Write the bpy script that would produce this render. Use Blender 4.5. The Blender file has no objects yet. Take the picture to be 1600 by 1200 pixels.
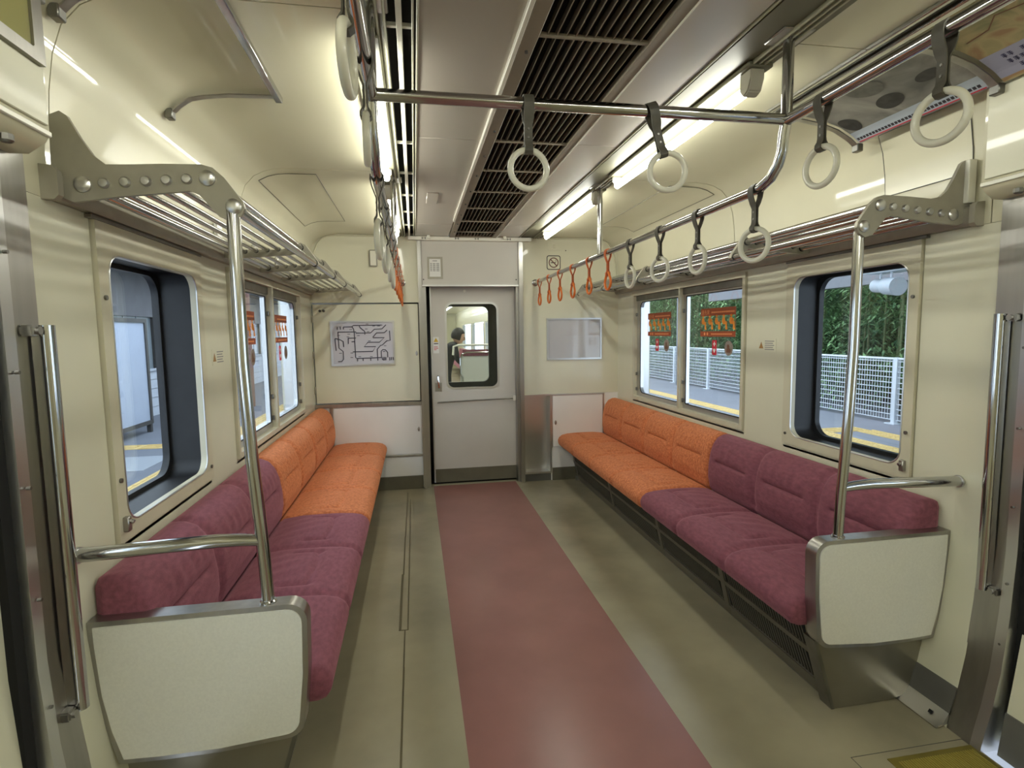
import bpy, bmesh, math, random
from mathutils import Vector, Matrix
C = bpy.context.scene.collection
sc = bpy.context.scene
PI = math.pi
random.seed(7)

# ------------------------------------------------------------ camera
f_px = 862.3; yaw, pitch, roll = .17338, .0940, -.0144
cam = bpy.data.cameras.new('camera'); co = bpy.data.objects.new('camera', cam); C.objects.link(co)
cam.sensor_fit = 'HORIZONTAL'; cam.sensor_width = 36; cam.lens = f_px / 1600 * 36
cam.clip_start = .02; cam.clip_end = 200
cy, sy, cp, sp, cr, sr = math.cos(yaw), math.sin(yaw), math.cos(pitch), math.sin(pitch), math.cos(roll), math.sin(roll)
fw = Vector((sy*cp, cy*cp, -sp)); rt = Vector((cy, -sy, 0)); up = rt.cross(fw)
r2 = cr*rt + sr*up; u2 = -sr*rt + cr*up
M = Matrix((r2, u2, -fw)).transposed().to_4x4(); M.translation = Vector((-.503, 0, 1.37))
co.matrix_world = M
sc.camera = co

# ------------------------------------------------------------ world, exposure
w = bpy.data.worlds.new('overcast_sky'); sc.world = w; w.use_nodes = True
nt = w.node_tree; nt.nodes.clear()
out = nt.nodes.new('ShaderNodeOutputWorld'); bg = nt.nodes.new('ShaderNodeBackground')
bg.inputs[0].default_value = (.80, .90, 1.0, 1); bg.inputs[1].default_value = 2.3
nt.links.new(bg.outputs[0], out.inputs[0])
sc.view_settings.view_transform = 'Standard'; sc.view_settings.look = 'None'
sc.view_settings.gamma = 1; sc.view_settings.use_curve_mapping = False
sc.view_settings.exposure = 0.85
TUBE = 18.0            # strength of the fluorescent tubes
sc.cycles.max_bounces = 8; sc.cycles.transparent_max_bounces = 16
sc.cycles.diffuse_bounces = 5; sc.cycles.glossy_bounces = 4
sc.cycles.sample_clamp_indirect = 6

# ------------------------------------------------------------ materials
def mat(name, col, rough=.5, metal=0., noise=0., nscale=8., bump=0., bscale=60., coat=0., emit=0., spec=.5, sheen=0., dark=None, stretch=None, detail=3.):
    m = bpy.data.materials.new(name); m.use_nodes = True
    t = m.node_tree; b = t.nodes['Principled BSDF']
    b.inputs['Base Color'].default_value = (*col, 1); b.inputs['Roughness'].default_value = rough
    b.inputs['Metallic'].default_value = metal; b.inputs['Specular IOR Level'].default_value = spec
    if coat: b.inputs['Coat Weight'].default_value = coat; b.inputs['Coat Roughness'].default_value = .05
    if sheen: b.inputs['Sheen Weight'].default_value = sheen; b.inputs['Sheen Roughness'].default_value = .4; b.inputs['Sheen Tint'].default_value = (*[min(1, c*1.8+.1) for c in col], 1)
    if emit: b.inputs['Emission Color'].default_value = (*col, 1); b.inputs['Emission Strength'].default_value = emit
    tc = t.nodes.new('ShaderNodeTexCoord'); mp = t.nodes.new('ShaderNodeMapping')
    t.links.new(tc.outputs['Object'], mp.inputs[0])
    if stretch: mp.inputs['Scale'].default_value = stretch
    if noise:
        n = t.nodes.new('ShaderNodeTexNoise'); n.inputs['Scale'].default_value = nscale; n.inputs['Detail'].default_value = detail
        t.links.new(mp.outputs[0], n.inputs['Vector'])
        r = t.nodes.new('ShaderNodeValToRGB'); t.links.new(n.outputs[0], r.inputs[0])
        d = dark or tuple(c*(1-noise) for c in col)
        r.color_ramp.elements[0].position = .3; r.color_ramp.elements[1].position = .7
        r.color_ramp.elements[0].color = (*d, 1); r.color_ramp.elements[1].color = (*[min(1, c*(1+noise*.5)) for c in col], 1)
        t.links.new(r.outputs[0], b.inputs['Base Color'])
    if bump:
        n2 = t.nodes.new('ShaderNodeTexNoise'); n2.inputs['Scale'].default_value = bscale; n2.inputs['Detail'].default_value = 4
        t.links.new(mp.outputs[0], n2.inputs['Vector'])
        bu = t.nodes.new('ShaderNodeBump'); bu.inputs['Strength'].default_value = bump; bu.inputs['Distance'].default_value = .002
        t.links.new(n2.outputs[0], bu.inputs['Height']); t.links.new(bu.outputs[0], b.inputs['Normal'])
    return m
def S(r, g, b):    # sRGB 0-255 -> linear
    return tuple(((c/255+.055)/1.055)**2.4 if c > 10 else c/255/12.92 for c in (r, g, b))
cream = mat('cream_laminate', S(214,212,190), .38, noise=.04, nscale=3, coat=.35)
creamc = mat('cream_ceiling', S(203,199,173), .38, noise=.04, nscale=3, coat=.7)
wall_daylit = mat('daylit_laminate', S(232,231,228), .3, noise=.03, nscale=4)  # daylight on the lower end wall panels is put into this paler colour
ceilgrey = mat('grey_ceiling_panel', S(172,164,154), .25, noise=.05, nscale=2, coat=.3)
doorgrey = mat('grey_door_paint', S(198,195,188), .35, noise=.03, nscale=5)
panelface = mat('pale_grey_laminate', S(218,218,209), .4, noise=.05, nscale=160, bump=.1, bscale=300)
steel = mat('brushed_steel', (.42,.41,.39), .32, 1, noise=.12, nscale=30, stretch=(1,1,.05))
darksteel = mat('dark_steel', (.24,.235,.22), .38, 1, noise=.2, nscale=12)
chrome = mat('chrome', (.50,.50,.50), .10, 1)
alu = mat('aluminium', (.62,.62,.62), .3, 1)
rackgrey = mat('grey_cast_metal', S(160,156,142), .38, .3, noise=.08, nscale=20)
floorm = mat('olive_vinyl', S(154,146,122), .26, noise=.22, nscale=2.6, bump=.06, bscale=200, detail=8, coat=.0)
stripem = mat('red_vinyl', S(138,94,88), .26, noise=.10, nscale=3.5, bump=.06, bscale=200, detail=8)
basem = mat('grey_vinyl_base', S(98,97,92), .4, noise=.15, nscale=6)
black = mat('black_void', (.004,.004,.004), .9)
rubber = mat('black_rubber', S(24,24,26), .5, noise=.3, nscale=20)
darkgrey = mat('dark_grey_paint', S(66,64,62), .5, noise=.2, nscale=15)
maroon = mat('maroon_moquette', S(132,76,90), .85, noise=.12, nscale=70, bump=.5, bscale=420, sheen=.7, dark=S(112,60,73), detail=10, stretch=(1,.45,1))
orange = mat('orange_moquette', S(206,128,84), .85, noise=.32, nscale=80, bump=.5, bscale=420, sheen=.5, dark=S(172,90,52), detail=12)
strapm = mat('grey_strap_webbing', S(80,77,68), .5, noise=.1, nscale=60)
ringm = mat('ivory_ring_plastic', S(214,212,196), .28, coat=.3)
orangep = mat('orange_plastic', S(232,122,46), .35, coat=.2)
ventm = mat('vent_brown_grey', S(136,126,110), .45, noise=.1, nscale=10)
whitep = mat('white_plastic', S(226,224,212), .3)
paper = mat('white_paper', S(225,225,222), .6)
ink = mat('dark_ink', S(52,48,56), .6)
glassy = mat('clear_acrylic_board', S(188,188,192), .08, coat=.5, noise=.05, nscale=3)
brown = mat('rust_orange_print', S(150,68,32), .5)
figm = mat('orange_print', S(246,150,48), .5)
redp = mat('red_print', S(205,32,58), .5)
yellow = mat('warning_yellow', S(214,176,60), .5)
greyround = mat('grey_print', S(142,132,124), .5, noise=.3, nscale=60)
tube = mat('tube_light', (1, 1, .88), .3, emit=TUBE)
pane = bpy.data.materials.new('window_glass'); pane.use_nodes = True
t = pane.node_tree; t.nodes.clear(); o_ = t.nodes.new('ShaderNodeOutputMaterial'); mx = t.nodes.new('ShaderNodeMixShader')
tr = t.nodes.new('ShaderNodeBsdfTransparent'); gl = t.nodes.new('ShaderNodeBsdfGlossy'); lw = t.nodes.new('ShaderNodeLayerWeight'); lw.inputs[0].default_value = .5
pw = t.nodes.new('ShaderNodeMath'); pw.operation = 'POWER'; pw.inputs[1].default_value = 4.5; t.links.new(lw.outputs['Facing'], pw.inputs[0])
ma = t.nodes.new('ShaderNodeMath'); ma.operation = 'MULTIPLY_ADD'; ma.inputs[1].default_value = .8; ma.inputs[2].default_value = .035; t.links.new(pw.outputs[0], ma.inputs[0])
tr.inputs[0].default_value = (.90,.94,.97,1); gl.inputs['Roughness'].default_value = .02
t.links.new(ma.outputs[0], mx.inputs[0]); t.links.new(tr.outputs[0], mx.inputs[1]); t.links.new(gl.outputs[0], mx.inputs[2]); t.links.new(mx.outputs[0], o_.inputs[0])

# ------------------------------------------------------------ helpers
OFF = {}
SPLIT = {'side_line','rail_boss','mount','tube_sleeve','screw','hinge','vent_plug','trim_clip','trim_bracket','door_post','lamp_strip','trim_strip','slot_divider','sash_catch','rack_tube','cabinet_rail','cabinet_trim','hanger','slot','far_side_wall','glazing_bar','gangway_bellows','pocket_lining','leg','frame_trim','door_post','blank_plate','window_sill'}
def obj(name, bm, m, parent=None, smooth=40, kind=None, label=None, mesh=None):
    if name in SPLIT and mesh is None:
        bm.verts.ensure_lookup_table(); seen = set(); comps = []
        for v in bm.verts:
            if v in seen: continue
            st_, comp = [v], []
            seen.add(v)
            while st_:
                q = st_.pop(); comp.append(q)
                for e in q.link_edges:
                    o_ = e.other_vert(q)
                    if o_ not in seen: seen.add(o_); st_.append(o_)
            comps.append(comp)
        if len(comps) > 1:
            first = None
            for comp in comps:
                nb = bmesh.new(); mp = {v: nb.verts.new(v.co) for v in comp}
                for f in {f for v in comp for f in v.link_faces}: nb.faces.new([mp[v] for v in f.verts])
                r_ = obj_one(name, nb, m, parent, smooth, kind, label, None); first = first or r_
            bm.free(); return first
    return obj_one(name, bm, m, parent, smooth, kind, label, mesh)
def obj_one(name, bm, m, parent=None, smooth=40, kind=None, label=None, mesh=None):
    if mesh is None:
        me = bpy.data.meshes.new(name)
        off = OFF.get(parent.name, Vector()) if parent else None
        if parent is None:
            xs = [v.co for v in bm.verts]
            off = Vector(((min(v.x for v in xs)+max(v.x for v in xs))/2, (min(v.y for v in xs)+max(v.y for v in xs))/2, min(v.z for v in xs)))
        bmesh.ops.translate(bm, verts=bm.verts, vec=-off)
        bmesh.ops.recalc_face_normals(bm, faces=bm.faces)
        bm.to_mesh(me); bm.free(); me.materials.append(m)
        if smooth:
            for p in me.polygons: p.use_smooth = True
            me.set_sharp_from_angle(angle=math.radians(smooth))
    else: me = mesh; off = Vector()
    o = bpy.data.objects.new(name, me); C.objects.link(o)
    if parent: o.parent = parent; OFF[o.name] = OFF.get(parent.name, Vector())
    else: o.location = off; OFF[o.name] = off
    if kind: o['kind'] = kind
    if label: o['label'] = label
    return o
def thing(name, label, cat, loc=(0,0,0), group=None, kind=None):
    o = bpy.data.objects.new(name, None); C.objects.link(o); o.location = loc; o.empty_display_size = .05
    OFF[o.name] = Vector(loc)
    if kind: o['kind'] = kind
    if label: o['label'] = label
    if cat: o['category'] = cat
    if group: o['group'] = group
    return o
def tag(o, label, cat, group=None):
    o['label'] = label; o['category'] = cat
    if group: o['group'] = group
    return o
def struct(name, bm, m, **k):
    return obj(name, bm, m, kind='structure', **k)
def B(): return bmesh.new()
def box(bm, x0, x1, y0, y1, z0, z1, bev=0, seg=2):
    r = bmesh.ops.create_cube(bm, size=1)
    vs = r['verts']
    for v in vs: v.co = Vector(((x0+x1)/2+v.co.x*(x1-x0), (y0+y1)/2+v.co.y*(y1-y0), (z0+z1)/2+v.co.z*(z1-z0)))
    if bev:
        es = list({e for v in vs for e in v.link_edges})
        bmesh.ops.bevel(bm, geom=es, offset=bev, segments=seg, affect='EDGES', clamp_overlap=True)
    return bm
def frames(pts):
    T = []
    n = len(pts)
    for i in range(n):
        a = pts[max(i-1, 0)]; b = pts[min(i+1, n-1)]; T.append((b-a).normalized())
    u = Vector((0,0,1)) if abs(T[0].z) < .9 else Vector((1,0,0))
    N = []
    for t_ in T:
        nn = u - t_*u.dot(t_); nn.normalize(); u = nn; N.append((nn, t_.cross(nn)))
    return N
def tubep(bm, pts, r, seg=12, cap=True, rs=None):
    pts = [Vector(p) for p in pts]; F = frames(pts); rings = []
    for i, (p, (a, b)) in enumerate(zip(pts, F)):
        rr = rs[i] if rs else r
        rings.append([bm.verts.new(p+a*math.cos(2*PI*k/seg)*rr+b*math.sin(2*PI*k/seg)*rr) for k in range(seg)])
    for q in range(len(rings)-1):
        for k in range(seg):
            bm.faces.new((rings[q][k], rings[q][(k+1) % seg], rings[q+1][(k+1) % seg], rings[q+1][k]))
    if cap: bm.faces.new(rings[0]); bm.faces.new(rings[-1])
    return bm
def prism(bm, poly, f, a, b):
    """poly 2D loop, f(u,v,w)->xyz, extruded w from a to b"""
    A = [bm.verts.new(f(u, v, a)) for u, v in poly]; D = [bm.verts.new(f(u, v, b)) for u, v in poly]
    n = len(poly)
    for i in range(n): bm.faces.new((A[i], A[(i+1) % n], D[(i+1) % n], D[i]))
    bm.faces.new(A); bm.faces.new(D)
    return bm
XZ = lambda u, v, w: (u, w, v)      # polygon in x,z extruded along y
YZ = lambda u, v, w: (w, u, v)
XY = lambda u, v, w: (u, v, w)
def rrect(u0, u1, v0, v1, r, n=6):
    rs = r if isinstance(r, (tuple, list)) else (r,)*4      # order: (u0,v0),(u1,v0),(u1,v1),(u0,v1)
    P = []
    for (cx, cy_, a0, rr) in ((u0, v0, PI, rs[0]), (u1, v0, 1.5*PI, rs[1]), (u1, v1, 0, rs[2]), (u0, v1, .5*PI, rs[3])):
        mx_ = cx+rr if cx == u0 else cx-rr; my = cy_+rr if cy_ == v0 else cy_-rr
        for k in range(n+1):
            a = a0+k/n*PI/2; P.append((mx_+rr*math.cos(a), my+rr*math.sin(a)))
    return P
def holed(bm, outer, inner, r, f, a, b, n=7, ro=None):
    """rectangular plate (u0,u1,v0,v1) with rounded rectangular hole, w from a to b"""
    I = rrect(*inner, r, n)
    if ro: O = rrect(*outer, ro, n)
    else:
        u0, u1, v0, v1 = outer; cs = [(u0, v0), (u1, v0), (u1, v1), (u0, v1)]
        O = [cs[k] for k in range(4) for _ in range(n+1)]
    N = len(I); L = []
    for w_ in (a, b):
        vi = [bm.verts.new(f(p[0], p[1], w_)) for p in I]
        vo = []; prev = None; pv = None
        for p in O:
            if p != prev: pv = bm.verts.new(f(p[0], p[1], w_)); prev = p
            vo.append(pv)
        L.append((vi, vo))
    for vi, vo in L:
        for k in range(N):
            q = (k+1) % N
            vs = [vi[k], vi[q], vo[q], vo[k]] if vo[q] is not vo[k] else [vi[k], vi[q], vo[k]]
            bm.faces.new(vs)
    for k in range(N):
        q = (k+1) % N
        bm.faces.new((L[0][0][k], L[0][0][q], L[1][0][q], L[1][0][k]))
        if L[0][1][k] is not L[0][1][q]: bm.faces.new((L[0][1][k], L[0][1][q], L[1][1][q], L[1][1][k]))
    return bm
def cyl(bm, p, q, r, seg=16): return tubep(bm, [p, q], r, seg)
def torus(bm, c, R, r, f, n=40, m=10, fu=None):
    V = []
    for i in range(n):
        a = 2*PI*i/n; du, dv = math.cos(a), math.sin(a)
        if fu: ru, rv = fu(a)
        else: ru, rv = R*du, R*dv
        ring = []
        for j in range(m):
            b = 2*PI*j/m; k = r*math.cos(b)
            ring.append(bm.verts.new(Vector(c)+Vector(f(ru+du*k, rv+dv*k, r*math.sin(b)))))
        V.append(ring)
    for i in range(n):
        for j in range(m):
            bm.faces.new((V[i][j], V[(i+1) % n][j], V[(i+1) % n][(j+1) % m], V[i][(j+1) % m]))
    return bm
def disc(bm, c, r, f, t_=.001, n=24, rx=None):
    rx = rx or r
    prism(bm, [(c[0]+rx*math.cos(2*PI*k/n), c[1]+r*math.sin(2*PI*k/n)) for k in range(n)], f, c[2], c[2]+t_); return bm
def lathe(bm, prof, c, axis, n=16):
    """prof list of (r, h) ; axis function (a,b,h)->xyz offset"""
    R = []
    for r, h in prof:
        R.append([bm.verts.new(Vector(c)+Vector(axis(r*math.cos(2*PI*k/n), r*math.sin(2*PI*k/n), h))) for k in range(n)])
    for i in range(len(R)-1):
        for k in range(n): bm.faces.new((R[i][k], R[i][(k+1) % n], R[i+1][(k+1) % n], R[i+1][k]))
    bm.faces.new(R[0]); bm.faces.new(R[-1]); return bm
def text(bm, s, size, f, w_, u, v, align='LEFT', ext=.0006, sx=1.):
    cu = bpy.data.curves.new('lettering', 'FONT'); cu.body = s; cu.size = size; cu.extrude = 0; cu.align_x = align; cu.resolution_u = 2
    o = bpy.data.objects.new('lettering', cu); C.objects.link(o)
    dg = bpy.context.evaluated_depsgraph_get(); me = bpy.data.meshes.new_from_object(o.evaluated_get(dg))
    vs = [bm.verts.new(f(u+p.co.x*sx, v+p.co.y, w_)) for p in me.vertices]
    for p in me.polygons:
        try: bm.faces.new([vs[i] for i in p.vertices])
        except ValueError: pass
    bpy.data.objects.remove(o); bpy.data.curves.remove(cu); bpy.data.meshes.remove(me)
    return bm
def sgn(s, prof): return [(s*x, z) for x, z in prof]

YB, YE = -3.2, 4.87           # ends of the car interior
DL = {1: 0.0, -1: -.085}      # fittings on the left wall sit slightly nearer
lowprof = [(1.25,0),(1.262,.05),(1.285,.13),(1.31,.25),(1.335,.45),(1.35,.65),(1.35,.775),(1.50,.775),(1.50,-.08),(1.25,-.08)]
cove = [(1.35,1.70),(1.35,1.88),(1.344,1.96),(1.330,2.045),(1.306,2.112),(1.262,2.160),(1.215,2.183),(1.171,2.194),(1.10,2.20),(.62,2.20)]
upprof = cove + [(.62,2.26),(1.15,2.26),(1.50,2.10),(1.50,1.70)]

# ============================================================ SETTING
bm = B(); box(bm, -1.26, 1.26, YB, YE+.1, -.08, 0); fl = struct('floor', bm, floorm, smooth=0)
bm = B(); box(bm, -.372, .375, YB, 4.90, -.002, .0015); obj('aisle_strip', bm, stripem, fl, smooth=0, label='dull red strip down the middle of the floor')
bm = B()
for pts in ([(-.598,4.75),(-.60,4.1),(-.602,3.7),(-.605,3.1),(-.613,2.5)], [(-.574,4.55),(-.574,3.9),(-.572,3.0),(-.574,2.5)], [(-.613,2.495),(-.572,2.495)], [(-.586,2.49),(-.588,2.2),(-.585,1.66),(-.585,.6)]):
    for (a, b) in zip(pts, pts[1:]):
        d = .0022
        box(bm, min(a[0], b[0])-d, max(a[0], b[0])+d, min(a[1], b[1])-d, max(a[1], b[1])+d, -.001, .0009)
obj('floor_seam', bm, mat('seam_dark', S(92,84,58), .6), fl, smooth=0)

def side_wall(s, name):
    root = thing(name, None, None, kind='structure')
    d = DL[s]
    y_j = 1.49+d if s > 0 else 1.425
    sw0, sw1 = 1.766+d, 2.515+d; bw0, bw1 = 2.862+d*1.1, 4.50+d*1.1
    bm = B(); prism(bm, sgn(s, lowprof), XZ, y_j, YE); obj('lower_panel', bm, cream, root)
    bm = B(); prism(bm, sgn(s, lowprof), XZ, YB, -.25); obj('lower_panel', bm, cream, root)
    zt = 1.70
    for a, b in ((y_j, sw0), (sw1, bw0), (bw1, YE), (YB, -.25)):
        bm = B(); x0, x1 = sorted((s*1.35, s*1.50)); box(bm, x0, x1, a+.0015, b-.0015, .775, zt-.001); obj('wall_panel', bm, cream, root, smooth=0)
    # dark backing in the joints
    bm = B(); x0, x1 = sorted((s*1.362, s*1.372))
    for yy in (y_j, sw0, sw1, bw0, bw1): box(bm, x0, x1, yy-.008, yy+.008, .77, 1.69)
    obj('joint_shadow_gap', bm, black, root, smooth=0)
    # strips of wall above and below windows filled by sills
    for a, b in ((sw0, sw1), (bw0, bw1)):
        bm = B(); x0, x1 = sorted((s*1.35, s*1.50)); box(bm, x0, x1, a, b, .765, .785); box(bm, x0, x1, a, b, 1.688, 1.70)
        obj('window_sill', bm, cream, root, smooth=0)
    # under-rack rail
    bm = B(); prism(bm, sgn(s, [(1.348,1.765),(1.325,1.762),(1.318,1.755),(1.318,1.712),(1.328,1.70),(1.348,1.70)]), XZ, y_j+.08, YE)
    obj('rack_rail', bm, rackgrey, root)
    bm = B(); prism(bm, sgn(s, [(1.35,1.775),(1.322,1.772),(1.312,1.76),(1.312,1.705),(1.322,1.695),(1.35,1.695)]), XZ, y_j+.065, y_j+.085); obj('rail_end_cap', bm, rackgrey, root)
    # cove / kick strips at the floor
    bm = B(); prism(bm, sgn(s, [(1.30,.138),(1.2845,.138),(1.2815,.130),(1.2590,.052),(1.2575,.045),(1.30,.045)]), XZ, y_j-.0, YE); b_ = obj('kick_board', bm, basem, root)
    bm = B(); prism(bm, sgn(s, [(1.262,.055),(1.272,.048),(1.255,.012),(1.215,.002),(1.21,.004),(1.24,.02)]), XZ, y_j, y_j+.3); c_ = obj('cove_strip', bm, alu, root)
    bm = B()
    for yy in (y_j+.05, y_j+.17): cyl(bm, (s*1.236, yy, .02), (s*1.243, yy, .03), .006, 8)
    obj('screw', bm, black, c_)
    return root, y_j, (sw0, sw1), (bw0, bw1)
WR = side_wall(1, 'wall_right'); WL = side_wall(-1, 'wall_left')

def upper(s):
    pass
ceil = thing('ceiling', None, None, kind='structure')
for s in (1, -1):
    for a, b in ((YB, 1.545 if s < 0 else 1.53), (1.549 if s < 0 else 1.534, 2.996), (3.002, YE)):
        bm = B(); prism(bm, sgn(s, upprof), XZ, a, b); obj('cove_panel', bm, creamc, ceil)
    bm = B()
    off = [(x*1.004+.006*0, z+.004) for x, z in cove]
    prism(bm, sgn(s, [(x+.004, z+.004) for x, z in cove]+[(.62,2.25),(1.4,2.22),(1.45,1.75)]), XZ, 2.99, 3.01)
    prism(bm, sgn(s, [(x+.004, z+.004) for x, z in cove]+[(.62,2.25),(1.4,2.22),(1.45,1.75)]), XZ, 1.52, 1.555)
    obj('joint_shadow_gap', bm, black, ceil, smooth=0)
# ceiling strips between lamp trough and vent
troughm = mat('lamp_trough_enamel', S(104,102,84), .5)
bm = B(); box(bm, .445, .63, YB, YE, 2.195, 2.25); obj('lamp_strip', bm, troughm, ceil, smooth=0)
bm = B(); box(bm, -.63, -.553, YB, YE, 2.195, 2.25); obj('lamp_strip', bm, troughm, ceil, smooth=0)
bm = B(); box(bm, -.56, -.47, YB, YE, 2.262, 2.30); box(bm, .42, .45, YB, YE, 2.262, 2.30); box(bm, -.17, .21, YB, YE, 2.31, 2.33)
for x in (-.56, -.476, .415, .449, -.171, .208): box(bm, x-.002, x+.002, YB, YE, 2.2, 2.33)
obj('duct_interior', bm, black, ceil, smooth=0)
for x0, x1 in ((-.474, -.19), (.22, .418)):
    for a, b in ((YB, .6), (.603, 2.43), (2.433, 4.29), (4.293, YE)):
        bm = B(); box(bm, x0, x1, a, b, 2.188, 2.215, .002, 1); obj('ceiling_panel', bm, ceilgrey, ceil)
bm = B()
for x in (-.482, -.470, -.556, .424, .556, .575, .594, -.575, -.594):
    box(bm, x-.0035, x+.0035, YB, YE-.02, 2.183, 2.2, .002, 1)
obj('trim_strip', bm, mat('strip_enamel', S(160,158,136), .4), ceil)
bm = B(); box(bm, -.526, -.510, YB, YE-.03, 2.188, 2.215, .002, 1)
for i in range(14):
    yy = -1.2+.468*i
    box(bm, -.552, -.484, yy-.006, yy+.006, 2.197, 2.207)
obj('slot_divider', bm, whitep, ceil)
bm = B(); box(bm, -1.5, 1.5, YB-.1, YE+.15, 2.34, 2.38); box(bm, -.62, .62, YE-.08, YE+.15, 2.216, 2.335); obj('sky_blocker', bm, black, ceil, smooth=0)  # unseen black slabs added above the ceiling to block sky light
bm = B(); box(bm, -.405, -.335, 3.35, 3.62, 2.183, 2.19, .004, 1); obj('blank_plate', bm, ceilgrey, ceil)

def cover(name, s, pts, y0, y1, m=creamc):
    bm = B(); P = [(s*x, z) for x, z in pts]; Q = []
    for i in range(len(P)):
        a = Vector(P[max(i-1, 0)]); b = Vector(P[min(i+1, len(P)-1)]); t2 = (b-a).normalized(); nn = Vector((t2.y, -t2.x))
        if nn.dot(Vector((s*.6, 1.6))-Vector(P[i])) < 0: nn = -nn
        Q.append((P[i][0]+nn.x*.0025, P[i][1]+nn.y*.0025))
    prism(bm, P+Q[::-1], XZ, y0, y1); o = obj(name, bm, m, ceil)
    bm = B(); R_ = [Vector((q[0], (y0 if k == 0 else y1), q[1])) for k in (0, 1) for q in (Q if k == 0 else Q[::-1])]
    tubep(bm, R_+[R_[0]], .0016, 5, cap=False); obj('cover_edge', bm, darkgrey, o)
cover('access_cover', 1, cove[5:8]+[(1.12,2.1985),(.98,2.20)], 3.08, 4.30)
cover('access_cover', 1, cove[1:5], 1.60, 1.95)
cover('access_cover', -1, cove[5:8]+[(1.12,2.1985),(.98,2.20)], 3.08, 4.30)
# ---- end wall
wf = thing('wall_front', None, None, kind='structure')
def fpanel(name, x0, x1, z0, z1, m=cream, y0=YE, y1=YE+.10, par=None, bev=0):
    bm = B(); box(bm, x0, x1, y0, y1, z0, z1, bev, 2); return obj(name, bm, m, par or wf, smooth=0 if not bev else 40)
fpanel('end_panel', -1.42, -.455, 1.635, 2.26)
fpanel('end_panel', -1.42, -1.345, 0, 1.632)
fpanel('end_panel', -1.345, -.455, .0, .775, wall_daylit)
fpanel('end_panel', .455, 1.42, .80, 2.26)
fpanel('end_panel', .705, 1.42, 0, .7985, wall_daylit)
fpanel('end_panel', .455, .705, 0, .078, basem)
bm = B(); box(bm, .462, .705, YE+.13, YE+.14, .07, .80); box(bm, .455, .463, YE, YE+.14, .07, .80); box(bm, .698, .705, YE, YE+.14, .07, .80); box(bm, .46, .70, YE, YE+.14, .785, .797); box(bm, .46, .70, YE, YE+.14, .07, .08)
obj('niche', bm, alu, wf, smooth=0, label='open vertical recess lined with grey metal')
bm = B(); holed(bm, (.455,.712,.068,.802), (.470,.698,.085,.790), .003, XZ, YE-.006, YE+.002, n=1); obj('niche_frame', bm, alu, wf)
# upper left access door, lower left doors
bm = B(); box(bm, -1.335, -.465, YE-.004, YE+.09, .785, 1.622, .003, 1); ad = obj('access_door', bm, cream, wf)
bm = B()
for z in (1.50, 1.20, .90): box(bm, -1.345, -1.333, YE-.012, YE-.002, z-.03, z+.03, .002, 1)
obj('hinge', bm, rackgrey, ad)
bm = B(); lathe(bm, [(.014,0),(.014,-.004),(.009,-.006)], (-.487, YE-.004, 1.198), lambda a, b, h: (a*.7, h, b*1.5), 14); obj('latch', bm, steel, ad)
bm = B()
for x in (-1.275, -1.245): cyl(bm, (x, YE-.012, 1.568), (x, YE-.003, 1.568), .011, 12)
obj('vent_plug', bm, darkgrey, ad)
bm = B(); box(bm, -1.35, -.458, YE-.012, YE, .745, .778, .003, 1); box(bm, -1.232, -1.205, YE-.010, YE, .30, .745, .002, 1); box(bm, -1.35,-.458, YE-.010, YE, .292, .308, .002, 1)
obj('cabinet_rail', bm, steel, wf)
bm = B(); box(bm, -1.20, -.464, YE-.006, YE, .314, .740, .003, 1); ad = obj('cabinet_door', bm, wall_daylit, wf)
bm = B(); lathe(bm, [(.014,0),(.014,-.004),(.009,-.006)], (-.488, YE-.006, .533), lambda a, b, h: (a*.7, h, b*1.5), 14); obj('latch', bm, steel, ad)
bm = B(); box(bm, .722, 1.20, YE-.008, YE, .312, .785, .003, 1); ad = obj('cabinet_door', bm, wall_daylit, wf)
bm = B(); lathe(bm, [(.014,0),(.014,-.004),(.009,-.006)], (.748, YE-.008, .538), lambda a, b, h: (a*.7, h, b*1.5), 14); obj('latch', bm, steel, ad)
bm = B(); box(bm, .714, 1.215, YE-.012, YE, .785, .797, .002, 1); box(bm, 1.203, 1.213, YE-.010, YE, .3, .785); box(bm, .712, .72, YE-.010, YE, .3, .785); obj('cabinet_trim', bm, alu, wf, smooth=0)
for a, b in ((-1.26, -.462), (.716, 1.26)):
    bm = B(); box(bm, a, b, YE-.012, YE, .0, .118, .002, 1); obj('kick_board', bm, mat('olive_base_vinyl', S(104,100,84), .4, noise=.2, nscale=5) if a < 0 else bpy.data.materials['olive_base_vinyl'], wf)
# moulding along cove
for s in (1, -1):
    bm = B(); pts = [(s*x, YE-.004, z) for x, z in ((1.336,1.64 if s<0 else 1.80),(1.335,1.81),(1.322,1.97),(1.304,2.047),(1.27,2.125),(1.235,2.165),(1.19,2.185),(1.12,2.19),(.6,2.19))]
    tubep(bm, pts, .006, 6); obj('cove_moulding', bm, creamc, wf)
# doorway lining & header
bm = B()
for x0, x1 in ((-.458, -.425), (.420, .458)): box(bm, x0, x1, YE-.03, YE+.10, 0, 2.158, .006, 2)
box(bm, -.425, -.392, YE+.02, YE+.16, 0, 1.80); box(bm, .400, .425, YE+.02, YE+.16, 0, 1.80)
obj('door_post', bm, steel, wf)
bm = B(); box(bm, -.425, .420, YE-.002, YE+.06, 1.782, 2.158, .002, 1); hd = obj('header_panel', bm, doorgrey, wf)
bm = B(); box(bm, -.425, .42, YE-.012, YE+.02, 1.772, 1.786); obj('header_lip', bm, alu, hd, smooth=0)
bm = B()
for x in (-.41, .40): cyl(bm, (x, YE-.006, 1.83), (x, YE, 1.83), .006, 8)
obj('screw', bm, darkgrey, hd)
bm = B(); box(bm, -.53, .53, YE-.06, YE-.002, 2.155, 2.187, .003, 1); tr_ = obj('header_trim', bm, whitep, wf)
bm = B()
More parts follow.
